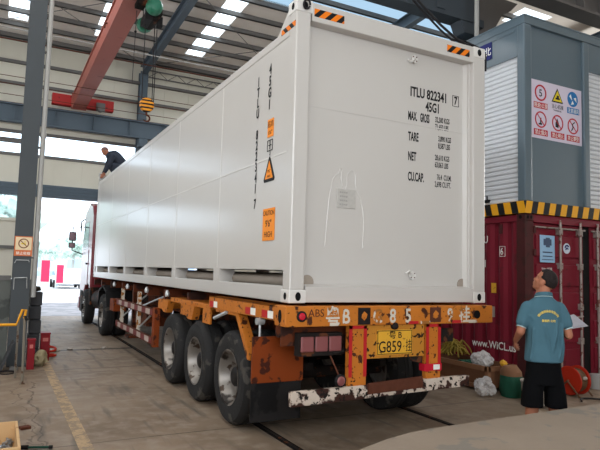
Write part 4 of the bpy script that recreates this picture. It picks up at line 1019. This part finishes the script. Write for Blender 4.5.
# man in teal seen from behind
MX, MY, MR = 2.005, -1.12, -.60
bd = MB()
loft(bd, [(0, 0, .86, .13, .10), (0, 0, .98, .135, .10), (0, .005, 1.10, .14, .095), (0, 0, 1.26, .15, .10), (0, 0, 1.39, .155, .09), (0, -.01, 1.47, .12, .065), (0, -.015, 1.53, .062, .055)])
HROT = Matrix.Rotation(.90, 3, 'Z') @ Matrix.Rotation(.52, 3, 'X')
HC = (.022, .02, 1.665)
limb(bd, [(0, -.015, 1.48), (.012, -.01, 1.60)], [.058, .052])
head(bd, HC, HROT)
# legs and feet
for s, fx in ((-1, -.13), (1, .13)):
    limb(bd, [(s*.075, 0, .90), (fx*.85, .01, .52), (fx, -.01, .30), (fx, -.005, .09)], [.075, .062, .056, .036])
    limb(bd, [(fx, -.03, .045), (fx+s*.015, .12, .035), (fx+s*.02, .17, .028)], [.036, .036, .026])
# arms
limb(bd, [(-.165, -.01, 1.43), (-.225, -.04, 1.22), (-.225, .14, 1.12)], [.046, .041, .027])
hand(bd, (-.225, .14, 1.12), (.10, .8, -.55), (1, .1, -.2), 1)
limb(bd, [(.165, -.01, 1.43), (.225, -.04, 1.20), (.25, .15, 1.19)], [.046, .041, .027])
hand(bd, (.25, .15, 1.19), (.1, .95, .2), (-.9, .1, .5), -1)
man = fused('person', bd, 'skin', voxel=.0062, smooth=3, loc=(MX, MY, 0), rz=MR)
man.scale = (.91, .95, 1)
tag(man, 'man in teal polo shirt and black shorts standing with his back turned, looking up', 'person')
sh = MB()
loft(sh, [(.0, 0, .955, .178, .128), (.0, 0, 1.02, .174, .125), (0, .005, 1.12, .164, .118), (0, 0, 1.24, .168, .12), (0, 0, 1.36, .178, .118), (0, -.005, 1.435, .172, .105), (0, -.012, 1.49, .135, .086), (0, -.018, 1.525, .085, .07), (0, -.02, 1.55, .066, .062)])
for s in (-1, 1):
    limb(sh, [(s*.148, -.008, 1.428), (s*.188, -.022, 1.355), (s*.206, -.032, 1.30)], [.066, .063, .062])
for a_, b_, ra in (((-.02, -.122, 1.28), (.03, -.122, 1.0), .009), ((.1, -.105, 1.33), (.05, -.116, 1.05), .015), ((-.12, -.095, 1.24), (-.15, -.085, .98), .014), ((.15, -.08, 1.29), (.12, -.10, 1.0), .017), ((.16, -.06, 1.2), (.165, -.05, .98), .014), ((-.14, -.08, 1.36), (-.05, -.11, 1.22), .012)):
    limb(sh, [a_, ((a_[0]+b_[0])/2+.01, (a_[1]+b_[1])/2, (a_[2]+b_[2])/2), b_], [ra, ra*1.1, ra*.7])
shirt = fused('shirt', sh, 'shirt_teal', man, voxel=.0085, smooth=6)
col = MB()
def ell_ring(cx, cy, z, rx, ry, tilt=0, n=28): return [(cx+rx*math.cos(2*PI*k/n), cy+ry*math.sin(2*PI*k/n), z+tilt*math.sin(2*PI*k/n)) for k in range(n+1)]
col.tube(ell_ring(0.004, -.02, 1.556, .067, .066, -.012), .012, 8); col.tube(ell_ring(0, -.02, 1.540, .075, .072, -.012), .012, 8)
cl_ = mk('collar', col, 'shirt_teal', shirt, smooth=True, local=True)
mk('collar_trim', MB().tube(ell_ring(0, -.02, 1.528, .083, .08, -.012), .0032, 6), 'shirt_trim', cl_, smooth=True, local=True)
for s in (-1, 1):
    d = Vector((s*.206, -.032, 1.30))-Vector((s*.188, -.022, 1.355)); d.normalize(); c_ = Vector((s*.206, -.032, 1.30))+d*.047
    u = d.cross(Vector((0, 1, 0))).normalized(); v = d.cross(u)
    ring = [c_+u*.043*math.cos(2*PI*k/20)+v*.044*math.sin(2*PI*k/20) for k in range(21)]
    mk('sleeve_trim', MB().tube(ring, .0045, 6), 'shirt_trim', shirt, smooth=True, local=True)
# yellow arc of print on the back
pr = MB(); word = '通达智能装备有限公司'
for i, ch in enumerate(word):
    a = math.radians(148-i*116/(len(word)-1)); x = .012+.095*math.cos(a); z = 1.325+.075*math.sin(a)
    yb = -math.sqrt(max(0, 1-(x/.185)**2))*.121-.006
    text_mb(pr, ch, .024, (x, yb-.004, z), (math.sin(a), (x/.2)*.3, -math.cos(a)), (math.cos(a), 0, math.sin(a)), align='CENTER', bold=.02)
mk('back_print', pr, 'print_yellow', shirt, local=True); pr = MB()
text_mb(pr, '集装箱 公司', .024, (.012, -.131, 1.315), (1, 0, 0), (0, 0, 1), align='CENTER', bold=.02)
mk('back_print', pr, 'print_yellow', shirt, local=True)
so = MB()
loft(so, [(0, 0, .76, .168, .125), (0, 0, .86, .166, .12), (0, 0, .985, .158, .110)])
for s in (-1, 1): loft(so, [(s*.112, 0, .56, .103, .108), (s*.106, 0, .68, .097, .105), (s*.088, 0, .80, .092, .105), (s*.075, 0, .90, .08, .10)])
fused('shorts', so, 'shorts_black', man, voxel=.01, smooth=5)
hc = hair_cap(HC, HROT, 1.045)
ho = mk('hair', hc, 'hair', man, smooth=True, local=True); sm_ = ho.modifiers.new('s', 'SOLIDIFY'); sm_.thickness = .012; sm_.offset = -1
for s in (-1, 1):
    fx = s*.13
    mk('sandal', MB().prism([(fx-.045, -.085), (fx+.045, -.085), (fx+.05, .1), (fx+.04, .2), (fx-.03, .2), (fx-.05, .1)], 2, 0, .02).tube([(fx-.05, .09, .02), (fx-.03, .09, .07), (fx+.04, .09, .07), (fx+.055, .09, .02)], .012, 6), 'black', man, bevel=.004, local=True)
# papers in his hand
rotm = Matrix.Rotation(MR, 3, 'Z')
def man_w(x, y, z): return Vector((MX, MY, 0))+rotm @ Vector((x, y, z))
pm = MB(); a = man_w(.27, .24, 1.28)
rgt = Vector((.886, -.464, 0)); fwd = Vector((.464, .886, 0))
def sheet(o_, dz, tw):
    q = [o_+rgt*-.01+Vector((0, 0, .045+dz)), o_+rgt*(.12+tw)+Vector((0, 0, .07+dz))+fwd*.04, o_+rgt*(.19+tw)+Vector((0, 0, -.015+dz))-fwd*.05, o_+rgt*.03+Vector((0, 0, -.045+dz))-fwd*.05]
    n_ = (q[1]-q[0]).cross(q[3]-q[0]).normalized()*.0015
    pm.add([v-n_ for v in q]+[v+n_ for v in q], [(0, 1, 2, 3), (7, 6, 5, 4), (0, 4, 5, 1), (1, 5, 6, 2), (2, 6, 7, 3), (3, 7, 4, 0)])
sheet(a, 0, 0); sheet(a+Vector((0, 0, .006)), .01, -.02)
pp_ = tag(mk('paper_sheets', pm, 'paper_grey'), 'creased grey paper sheets held in front by the man in teal', 'paper')

# worker crouching on the container
WX, WY, WZ = .42, 11.75, 4.03
b2 = MB()
def P2(x, y, z): return (x, y, z)
loft_pts = [(.16, 0, .42), (.06, 0, .60), (-.10, 0, .74), (-.22, 0, .76)]
limb(b2, loft_pts, [.15, .15, .16, .11])
for s in (-1, 1):
    limb(b2, [(.16, s*.09, .38), (-.12, s*.16, .46), (.10, s*.14, .08)], [.10, .075, .05]); limb(b2, [(.10, s*.14, .05), (-.10, s*.15, .035)], [.045, .035])
    limb(b2, [(-.20, s*.17, .72), (-.26, s*.2, .46), (-.36, s*.1, .24)], [.06, .045, .032]); hand(b2, (-.36, s*.1, .24), (-.4, 0, -.9), (0, -s, 0), 1)
H2R = Matrix.Rotation(PI/2, 3, 'Z') @ Matrix.Rotation(-.7, 3, 'X')
head(b2, (-.36, -.02, .86), H2R)
limb(b2, [(-.22, 0, .78), (-.32, 0, .84)], [.07, .055])
wk = fused('person', b2, 'skin', voxel=.012, smooth=3, loc=(WX, WY, WZ))
tag(wk, 'worker in dark clothes crouching on top of the far end of the white container', 'person')
j2 = MB(); limb(j2, [(.17, 0, .44), (.06, 0, .61), (-.10, 0, .745), (-.20, 0, .76)], [.175, .175, .185, .14])
for s in (-1, 1): limb(j2, [(-.18, s*.17, .73), (-.26, s*.2, .46), (-.34, s*.12, .28)], [.085, .062, .048])
fused('jacket', j2, 'dark_cloth', wk, voxel=.014, smooth=5)
j3 = MB()
for s in (-1, 1): limb(j3, [(.16, s*.09, .38), (-.12, s*.16, .46), (.10, s*.14, .10)], [.125, .095, .07])
fused('trousers', j3, 'dark_cloth', wk, voxel=.014, smooth=4)
hh = mk('hair', hair_cap((-.36, -.02, .86), H2R, 1.045), mat('hair_brown', srgb(120, 90, 84), .8, var=.1), wk, smooth=True, local=True)
t = thing('lifting_clamp', 'small pale lifting clamp on the roof edge by the crouching worker', 'clamp', (.05, 12.07, 4.075))
mk('clamp_body', MB().box(.0, .08, 11.96, 12.03, 4.075, 4.2).tube([(.04, 12.0, 4.19), (-.02, 12.0, 4.30), (.05, 12.0, 4.33)], .012, 8), 'steel_light', t, bevel=.01)

# ------------------------------------------------------------------ clutter beside the near column
blk = None; z = 0
for k in range(5):
    h = .245
    lab = ('lowest', 'second from the floor', 'middle', 'second from the top', 'topmost')[k]
    x0 = -1.83+R.uniform(-.01, .01)
    o = mk('counterweight_block', B(x0, x0+.19, 6.42, 6.78, z+.003, z+h-.008), 'block_dark', bevel=.015)
    tag(o, 'dark grey weight block beside the near column, %s of its stack' % lab, 'weight block', 'weight blocks stacked by the near column'); z += h
o = tag(mk('bolt_bag', MB().ico((-1.74, 6.6, 1.27), .08, 2, .5, 3, (1.1, 1.2, .55)), 'webbing_dark'), 'small crumpled dark bag on top of the weight blocks', 'bag')
t = thing('yellow_handrail', 'bent yellow handrail fixed to two thin grey posts', 'handrail', (-1.98, 4.46, 0))
mk('rail', MB().tube([(-3.2, 4.46, .84), (-2.09, 4.46, .84), (-2.02, 4.46, 1.05), (-1.975, 4.46, 1.045), (-1.99, 4.46, .93)], .02, 10), 'handrail_yellow', t, smooth=True)
mk('post', MB().tube([(-1.965, 4.46, .01), (-1.985, 4.46, .93)], .018, 10).box(-2.0, -1.93, 4.43, 4.49, 0, .012), 'post_grey', t)
mk('joint', MB().tube([(-1.99, 4.46, .96), (-1.95, 4.44, .90)], .022, 8), 'black', t)
t = thing('leaning_strut', 'slotted rusty strut leaning upright behind the yellow handrail post', 'strut', (-2.03, 5.0, 0))
mk('angle_bar', MB().box(-2.06, -2.03, 4.98, 4.99, 0, .95).box(-2.06, -2.05, 4.95, 4.99, 0, .95), 'post_grey', t)
def fire_box(x0, x1, y0, y1, h, lab):
    t = thing('extinguisher_box', lab, 'box', ((x0+x1)/2, (y0+y1)/2, 0))
    mk('body', B(x0, x1, y0, y1, .0, h-.03), 'box_red', t, bevel=.006)
    mk('lid', B(x0-.01, x1+.01, y0-.01, y1+.01, h-.03, h), 'box_red', t, bevel=.006)
    mk('front_label', B(x0+.03, x1-.03, y0-.003, y0, h*.7, h*.82), mat('faded_red', srgb(190, 110, 104), .6, var=.1), t)
    return t
fire_box(-1.865, -1.755, 5.66, 5.80, .49, 'short red metal box standing behind the tan sack')
fire_box(-1.62, -1.47, 6.48, 6.72, .50, 'taller red metal box with a lid beside the orange rings')
sk_ = MB().ico((-1.65, 6.02, .11), .15, 3, .45, 4, (.8, 1.0, .75)); sk_.ico((-1.62, 6.04, .2), .08, 2, .5, 8, (1, 1, .8))
tag(mk('tan_sack', sk_, 'sack_tan', smooth=True), 'crumpled tan sack on the floor between the two red boxes', 'sack')
for k, (z, yy) in enumerate(((.03, 7.0), (.14, 7.02))):
    rr = [(-1.42+.10*math.cos(a), yy+.10*math.sin(a), z+.03*k*math.sin(a)) for a in [2*PI*i/18 for i in range(19)]]
    tag(mk('hose_ring', MB().tube(rr, .022, 8), 'reel_red', smooth=True), 'orange-red hose ring beside the red boxes, %s' % ('lying on the floor', 'propped above the other')[k], 'ring', 'orange rings by the red boxes')
t = tag(mk('hose_stand', MB().tube([(-1.42, 7.16, .0), (-1.42, 7.16, .2)], .012, 8), 'rust'), 'short rusty peg holding the orange rings', 'peg')
for k, (x, y, w_, h, ry, mm, lb_) in enumerate(((-2.36, 5.55, .16, .03, .0, 'pipe_grey', 'pale board lying flat at the foot of the dark masonry stub'), (-2.16, 5.7, .03, .45, .35, 'block_dark', 'dark board leaning against the near column foot'),
                                         (-2.75, 5.95, .03, .40, -.3, 'pipe_grey', 'grey board propped in the junk heap behind the leaning strut'), (-2.38, 6.0, .16, .16, .0, 'masonry_dark', 'broken concrete chunk in the junk heap'), (-2.05, 5.62, .12, .05, .1, 'girt_steel', 'small steel offcut in front of the junk heap'))):
    tag(mk('scrap_board' if k < 3 else ('concrete_chunk' if k == 3 else 'steel_offcut'), B(x-w_/2, x+w_/2, y-.2 if k != 4 else y-.04, y+.2 if k != 4 else y+.04, .02, .02+h, ry=ry), mm), lb_, 'scrap')
t = tag(mk('wire_coil', MB().tube([(-2.15+.12*math.cos(a)*(1+.1*math.sin(3*a)), 5.35+.14*math.sin(a), .015+.008*(a/6)) for a in [i*.4 for i in range(40)]], .006, 5), 'cable_black'), 'loose coil of dark wire on the floor by the junk heap', 'wire coil')
pt = [(-1.4+.02, 7.8), (-.98, 7.85), (-.65, 7.78), (-.32, 7.86), (-1.22, 7.72)]
for k, (x, y) in enumerate(pt):
    tag(mk('stone', MB().ico((x, y, .02), .042, 2, .5, k, (1.5, .8, .5)), 'bucket_white'), 'small white stone in the floor groove, %s' % ('beside the orange rings', 'second from the truck side but one', 'in the middle of the row', 'nearest the truck wheels', 'tucked behind the first stone')[k], 'stone', 'white stones in the floor groove')
tag(mk('dirt_ridge', MB().ico((-1.45, 7.6, .01), .12, 2, .6, 5, (1.6, .5, .25)), 'copper_brown'), 'low ridge of brown dirt beside the groove and orange rings', 'dirt')

# wooden crate with fittings
KX0, KX1, KY0, KY1, KZ = -2.75, -2.115, .58, 1.42, .22
t = thing('fitting_crate', 'open pale wooden crate of steel fittings standing on the floor beside the dark green rod', 'crate', ((KX0+KX1)/2, 1, 0))
mk('bottom', B(KX0, KX1, KY0, KY1, 0, .015), 'crate_wood', t)
for a in ((KX0, KX0+.02, KY0, KY1), (KX1-.022, KX1, KY0, KY1), (KX0, KX1, KY0-.02, KY0), (KX0, KX1, KY1, KY1+.02)):
    mk('side_board', B(a[0], a[1], a[2], a[3], 0, KZ), 'crate_wood', t, bevel=.002)
mk('corner_block', B(KX1-.05, KX1-.022, KY1-.035, KY1, .015, .17), 'crate_wood', t)
pos = [(-2.22, 1.20), (-2.29, 1.10), (-2.19, 1.03), (-2.27, .97), (-2.20, .90), (-2.32, .88), (-2.20, .78), (-2.28, .72), (-2.17, .68), (-2.36, 1.2), (-2.35, .76), (-2.18, 1.3)]
for k, (x, y) in enumerate(pos):
    a = R.uniform(0, PI); t = thing('steel_fitting', 'bare steel pipe fitting lying in the pale wooden crate', 'fitting', (x, y, .02), a, 'steel fittings in the wooden crate')
    mk('barrel', MB().lathe([(.024, 0), (.03, .005), (.03, .03), (.021, .032), (.021, .075)], (0, 0, .0), 2, 12), 'fitting_steel', t, smooth=True, local=True)
    mk('collar', MB().lathe([(.036, .035), (.036, .055)], (0, 0, 0), 2, 6), 'fitting_steel', t, local=True)
    mk('nipple', MB().tube([(0, 0, .05), (.045, 0, .07)], .012, 8), 'fitting_steel', t, local=True)
    t['kind'] = 'thing'
t = thing('pry_bar', 'dark green rod tool lying on the floor beside the pale crate', 'tool', (-1.95, 1.2, 0))
mk('shaft', MB().tube([(-2.07, 1.25, .02), (-1.83, 1.17, .02)], .011, 8), 'tool_green', t, smooth=True)
mk('grip', MB().tube([(-2.08, 1.253, .022), (-2.02, 1.235, .022)], .019, 8), 'black', t, smooth=True)
mk('tip', MB().tube([(-1.85, 1.176, .02), (-1.82, 1.167, .02)], .016, 8), 'black', t, smooth=True)
tag(mk('wood_scrap', B(-2.07, -1.97, 1.94, 2.02, 0, .03, rz=.3), 'rust', bevel=.006), 'small red-brown offcut on the floor beyond the pale crate', 'offcut')

# ------------------------------------------------------------------ goods in front of the red container
def plank_crate(name, lab, x0, x1, y0, y1, h):
    t = thing(name, lab, 'crate', ((x0+x1)/2, (y0+y1)/2, 0))
    mk('bottom', B(x0, x1, y0, y1, .05, .07), 'crate_brown', t)
    for a in ((x0, x0+.02, y0, y1), (x1-.02, x1, y0, y1), (x0, x1, y0, y0+.02), (x0, x1, y1-.02, y1)): mk('side_board', B(*a, .05, h), 'crate_brown', t)
    ft = MB()
    for a in ((x0-.02, y0-.02), (x0-.02, y1-.05), (x1-.05, y0-.02)): ft.box(a[0], a[0]+.06, a[1], a[1]+.06, 0, h)
    ft.box(x0-.02, x0, y0, y1, h-.07, h).box(x0-.02, x0, y0, y1, .04, .10).box(x0, x1, y0-.02, y0, h-.07, h)
    mk('batten', ft, mat(name+'_batten', srgb(134, 94, 68), .75, var=.12), t)
    return t
plank_crate('wooden_crate', 'open brown wooden crate with plastic and green bags inside', 4.08, 4.66, 1.55, 2.75, .38)
t = thing('long_timber_crate', 'long low timber crate behind the open brown crate, against the red container', 'crate', (4.2, 3.6, 0))
mk('body', B(3.95, 4.68, 2.9, 4.4, .04, .52), 'crate_brown', t, bevel=.004)
mk('batten', MB().box(3.93, 3.95, 2.9, 4.4, .44, .52).box(3.93, 3.95, 2.9, 4.4, .02, .1).box(3.93, 3.95, 2.9, 2.98, .1, .44), 'crate_wood', t)
def crumple(name, lab, c, r, sc, m_, seed, cat='plastic bag'):
    mb = MB().ico(c, r, 4, 0, 0, sc); c = Vector(c)
    vs = []
    for v in mb.v:
        d = Vector(v)-c; n_ = noise.noise(d*9+Vector((seed, 0, 0)))*.5-abs(noise.noise(d*22+Vector((0, seed, 0))))*.45+.1
        q = c+d*(1+n_); q.z = max(q.z, .005); vs.append(tuple(q))
    mb.v = vs
    return tag(mk(name, mb, m_, smooth=(m_ == 'bag_plastic')), lab, cat)
crumple('plastic_bag', 'crumpled clear plastic bag on top of the open brown crate', (4.30, 1.85, .44), .13, (1, 1.2, .95), 'bag_plastic', 1)
crumple('plastic_bag', 'crumpled clear plastic bag on the floor against the open brown crate', (3.90, 1.45, .13), .13, (1.0, 1.2, .9), 'bag_plastic', 5)
crumple('green_bag', 'small dark green bag in the open brown crate beyond the clear plastic', (4.3, 2.18, .34), .10, (1, 1.5, .45), 'bag_green', 3)
crumple('tan_wrap', 'tan paper wrap in the open brown crate behind the clear plastic', (4.5, 2.15, .40), .08, (1, 1, .9), 'card_tan', 6, 'wrap')
t = thing('green_sack', 'green woven sack with a brown top beside the open crate', 'sack', (4.2, 1.2, 0))
s1 = MB(); loft(s1, [(4.24, 1.26, 0, .12, .14), (4.24, 1.26, .1, .145, .17), (4.24, 1.26, .22, .14, .16), (4.24, 1.26, .30, .135, .15)], 16)
mk('body', s1, 'bag_green', t, smooth=True)
s2_ = MB(); loft(s2_, [(4.24, 1.26, .30, .137, .152), (4.23, 1.26, .36, .13, .15), (4.22, 1.26, .41, .12, .10), (4.22, 1.26, .44, .11, .05)], 16)
mk('folded_top', s2_, 'card_tan', t, smooth=True)
tag(mk('yellow_wrap', MB().ico((4.32, 1.48, .43), .05, 2, .4, 2), 'plate_yellow'), 'small yellow packet above the green sack', 'packet')
t = thing('white_bucket', 'off-white plastic bucket behind the standing man', 'bucket', (4.05, .8, 0))
mk('tub', MB().lathe([(.13, 0), (.165, .03), (.185, .30), (.195, .31), (.195, .33)], (4.10, .72, 0), 2, 24), 'bucket_white', t, smooth=True)
mk('handle', MB().tube([(4.10+.19*math.cos(a), .72, .32-.12*math.sin(a)) for a in [PI*i/10 for i in range(11)]], .006, 6), 'steel_light', t)
# webbing straps heap on the long crate
for k, (dx, dy, m_, lab) in enumerate(((0, .0, 'webbing_yellow', 'tangled yellow webbing strap heaped on the far end of the open brown crate'), (-.02, .80, 'webbing_dark', 'dark olive strap heaped on the long timber crate beyond the yellow strap'))):
    mb = MB()
    for i in range(22):
        a = R.uniform(0, PI); cx, cy = 4.40+dx+R.uniform(-.08, .08), (2.60 if k == 0 else 3.3)+R.uniform(-.08, .08)
        pts_ = [(cx+.18*math.cos(a)*(t_-.5)*2, cy+.22*math.sin(a)*(t_-.5)*2, (.42 if k == 0 else .56)+.26*(1-(2*t_-1)**2)*R.uniform(.3, 1)) for t_ in [j/6 for j in range(7)]]
        pts_ = [(x+R.uniform(-.03, .03), y+R.uniform(-.03, .03), z+R.uniform(-.02, .02)) for x, y, z in pts_]
        mb.tube(pts_, .013, 4)
    tag(mk('webbing_strap', mb, m_), lab, 'strap')
# cable reel right of the man
t = thing('cable_reel', 'orange-red extension cable reel on the floor behind the man', 'cable reel', (5.2, .95, 0))
cx, cy, cz = 5.22, .98, .22
for d in (-.1, .1): mk('flange', MB().lathe([(.05, d-.01), (.20, d-.012), (.21, d), (.20, d+.012), (.05, d+.01)], (cx, cy, cz), 0, 32), 'reel_red', t, smooth=True)
mk('wound_cable', MB().lathe([(.1, -.09), (.165, -.085), (.175, -.03), (.165, 0), (.175, .04), (.165, .085), (.1, .09)], (cx, cy, cz), 0, 32), 'copper_brown', t, smooth=True)
mk('stand', MB().tube([(cx-.14, cy-.2, .014), (cx-.14, cy, cz), (cx-.14, cy+.2, .014)], .014, 8).tube([(cx+.14, cy-.2, .014), (cx+.14, cy, cz), (cx+.14, cy+.2, .014)], .014, 8).tube([(cx-.15, cy, cz), (cx+.15, cy, cz)], .012, 8), 'copper_brown', t)
mk('plug', MB().ico((cx+.02, cy-.17, cz+.05), .035, 2, .1, 1, (1.2, .8, .8)), 'bucket_white', t)
# odds and ends on the floor at the right edge
items = [('paint_can', 'dented silver paint can on the floor by the door gap of the red container', (6.05, 1.2), 'can'), ('paint_can', 'silver paint can on the floor below the second door of the red container', (6.45, 1.05), 'can')]
for k, (n_, lab, (x, y), c_) in enumerate(items):
    t = thing(n_, lab, c_, (x, y, 0))
    mk('tin', MB().lathe([(.10, 0), (.10, .2), (.106, .205), (.106, .215), (.09, .217)], (x, y, 0), 2, 20), 'pipe_grey', t, smooth=True)
    mk('lid', MB().lathe([(.085, .2), (.085, .222)], (x, y, 0), 2, 20), 'steel_light', t)
crumple('rag', 'white rag lying on the floor beside the silver cans', (6.12, .82, .05), .15, (1.2, .8, .3), 'bag_plastic', 9, 'rag')
crumple('rag', 'bright red rag between the cable reel and the cans', (5.72, 1.22, .07), .10, (1.3, .8, .5), 'red_paint', 11, 'rag')
crumple('rag', 'dark cloth lying flat in front of the cable reel', (5.85, .55, .03), .2, (1.5, .7, .15), 'black', 13, 'rag')
tag(mk('floor_hose', MB().tube([(4.9+.35*t_+.0, .62+.12*math.sin(t_*3), .015) for t_ in [j*.25 for j in range(26)]], .012, 6), 'cable_black', smooth=True), 'black cable wandering over the floor in front of the red container doors', 'cable')
tag(mk('litter_scrap', B(.42, .50, 1.35, 1.39, 0, .008, rz=.4), 'white_label'), 'scrap of white paper on the floor by the mud flap', 'litter')

# ------------------------------------------------------------------ outside
def car(x, y, rz, lab):
    t = thing('parked_car', lab, 'car', (x, y, 0), rz, 'white cars parked outside')
    body = MB().prism([(-2.2, .35), (-2.25, .75), (-1.5, .92), (-.8, 1.42), (.7, 1.42), (1.5, .95), (2.2, .85), (2.25, .35)], 0, -.88, .88)
    mk('body', body, 'car_white', t, bevel=.08, local=True, segs=3)
    mk('window', MB().prism([(-1.35, .95), (-.78, 1.34), (.66, 1.34), (1.3, .97)], 0, -.89, .89), 'glass_dark', t, local=True)
    for sx in (-1, 1):
        for sy_ in (-1.4, 1.4): mk('wheel', MB().lathe([(.2, 0), (.32, .01), (.32, .2), (.2, .21)], (sx*.9-.1, sy_, .32), 0, 18), 'tyre', t, local=True)
car(2.3, 43, 0, 'white car parked outside the doorway, first in the row')
car(3.0, 50, 0, 'white car parked outside the doorway, second in the row')
car(4.6, 57, .1, 'white car parked outside the doorway, last in the row')
car(5.8, 45, 0, 'white car outside, mostly hidden by the truck cab')
def banner(x, y, h, lab):
    t = thing('street_banner', lab, 'banner', (x, y, 0))
    mk('pole', MB().tube([(x, y, 0), (x, y, h)], .04, 8), 'steel_light', t)
    mk('flag', B(x+.02, x+.5, y-.02, y+.02, h-1.4, h-.1), 'banner_pink', t, bevel=.01)
    mk('base', B(x-.2, x+.2, y-.2, y+.2, 0, .1), 'steel_light', t)
banner(-.1, 33, 2.1, 'pink banner standing outside close to the door jamb')
banner(1.35, 40, 1.85, 'pink banner standing outside toward the parked cars')
mk_b = tag(mk('barrier_board', MB().box(-2, 2.2, 46, 46.2, .8, 1.25).box(-1.8, -1.6, 46, 46.2, 0, .8).box(1.8, 2.0, 46, 46.2, 0, .8), 'outer_blue'), 'low blue barrier board between the pink banners', 'barrier')
t = thing('factory_building', 'long pale factory building across the yard', 'building', (8, 82, 0))
mk('wall', B(-8, 26, 80, 92, 0, 3.8), 'building_pale', t); mk('roof', B(-8.3, 26.3, 79.7, 92.3, 3.8, 4.1), 'building_pale', t)
for i in range(8): mk('window', B(-6+i*4, -4+i*4, 79.95, 80.05, 1.4, 2.6), 'outer_blue', t)
def tree(x, y, h, r, lab, seed):
    t = thing('leafy_tree', lab, 'tree', (x, y, 0), 0, 'trees beyond the yard')
    rr = random.Random(seed)
    mk('trunk', MB().tube([(x, y, 0), (x+.1, y, h*.4), (x, y, h*.75)], [.22, .16, .08], 8), 'bark_hazed', t)
    mb = MB()
    for i in range(26):
        a, b, q = rr.uniform(0, 2*PI), rr.uniform(-.6, 1), rr.uniform(.3, 1)
        mb.ico((x+r*q*math.cos(a), y+r*q*math.sin(a), h*.68+r*.75*b*(1.1-q*.5)), r*rr.uniform(.22, .4), 2, .8, i)
    for i in range(500):
        a, b, q = rr.uniform(0, 2*PI), rr.uniform(-.9, 1), rr.uniform(.6, 1.2)
        c_ = Vector((x+r*q*math.cos(a)*(1-abs(b)*.4), y+r*q*math.sin(a), h*.68+r*.8*b)); u = Vector((rr.uniform(-1, 1), rr.uniform(-1, 1), rr.uniform(-1, 1))).normalized()*r*.07
        v = u.orthogonal().normalized()*r*.05
        mb.add([c_-u, c_+v, c_+u, c_-v], [(0, 1, 2, 3)])
    mk('foliage', mb, 'leaf_hazed', t)
tree(1.9, 60, 4.7, 1.5, 'pale green tree seen in the doorway just beside the column', 1)
tree(5.6, 70, 5.6, 2.0, 'taller pale green tree seen in the doorway over the parked cars', 2)
tree(9.0, 66, 5.6, 1.6, 'pale green tree in the doorway next to the cab mirror', 3)
tree(-2.6, 34, 6.5, 2.0, 'green tree seen through the low window behind the near column', 4)
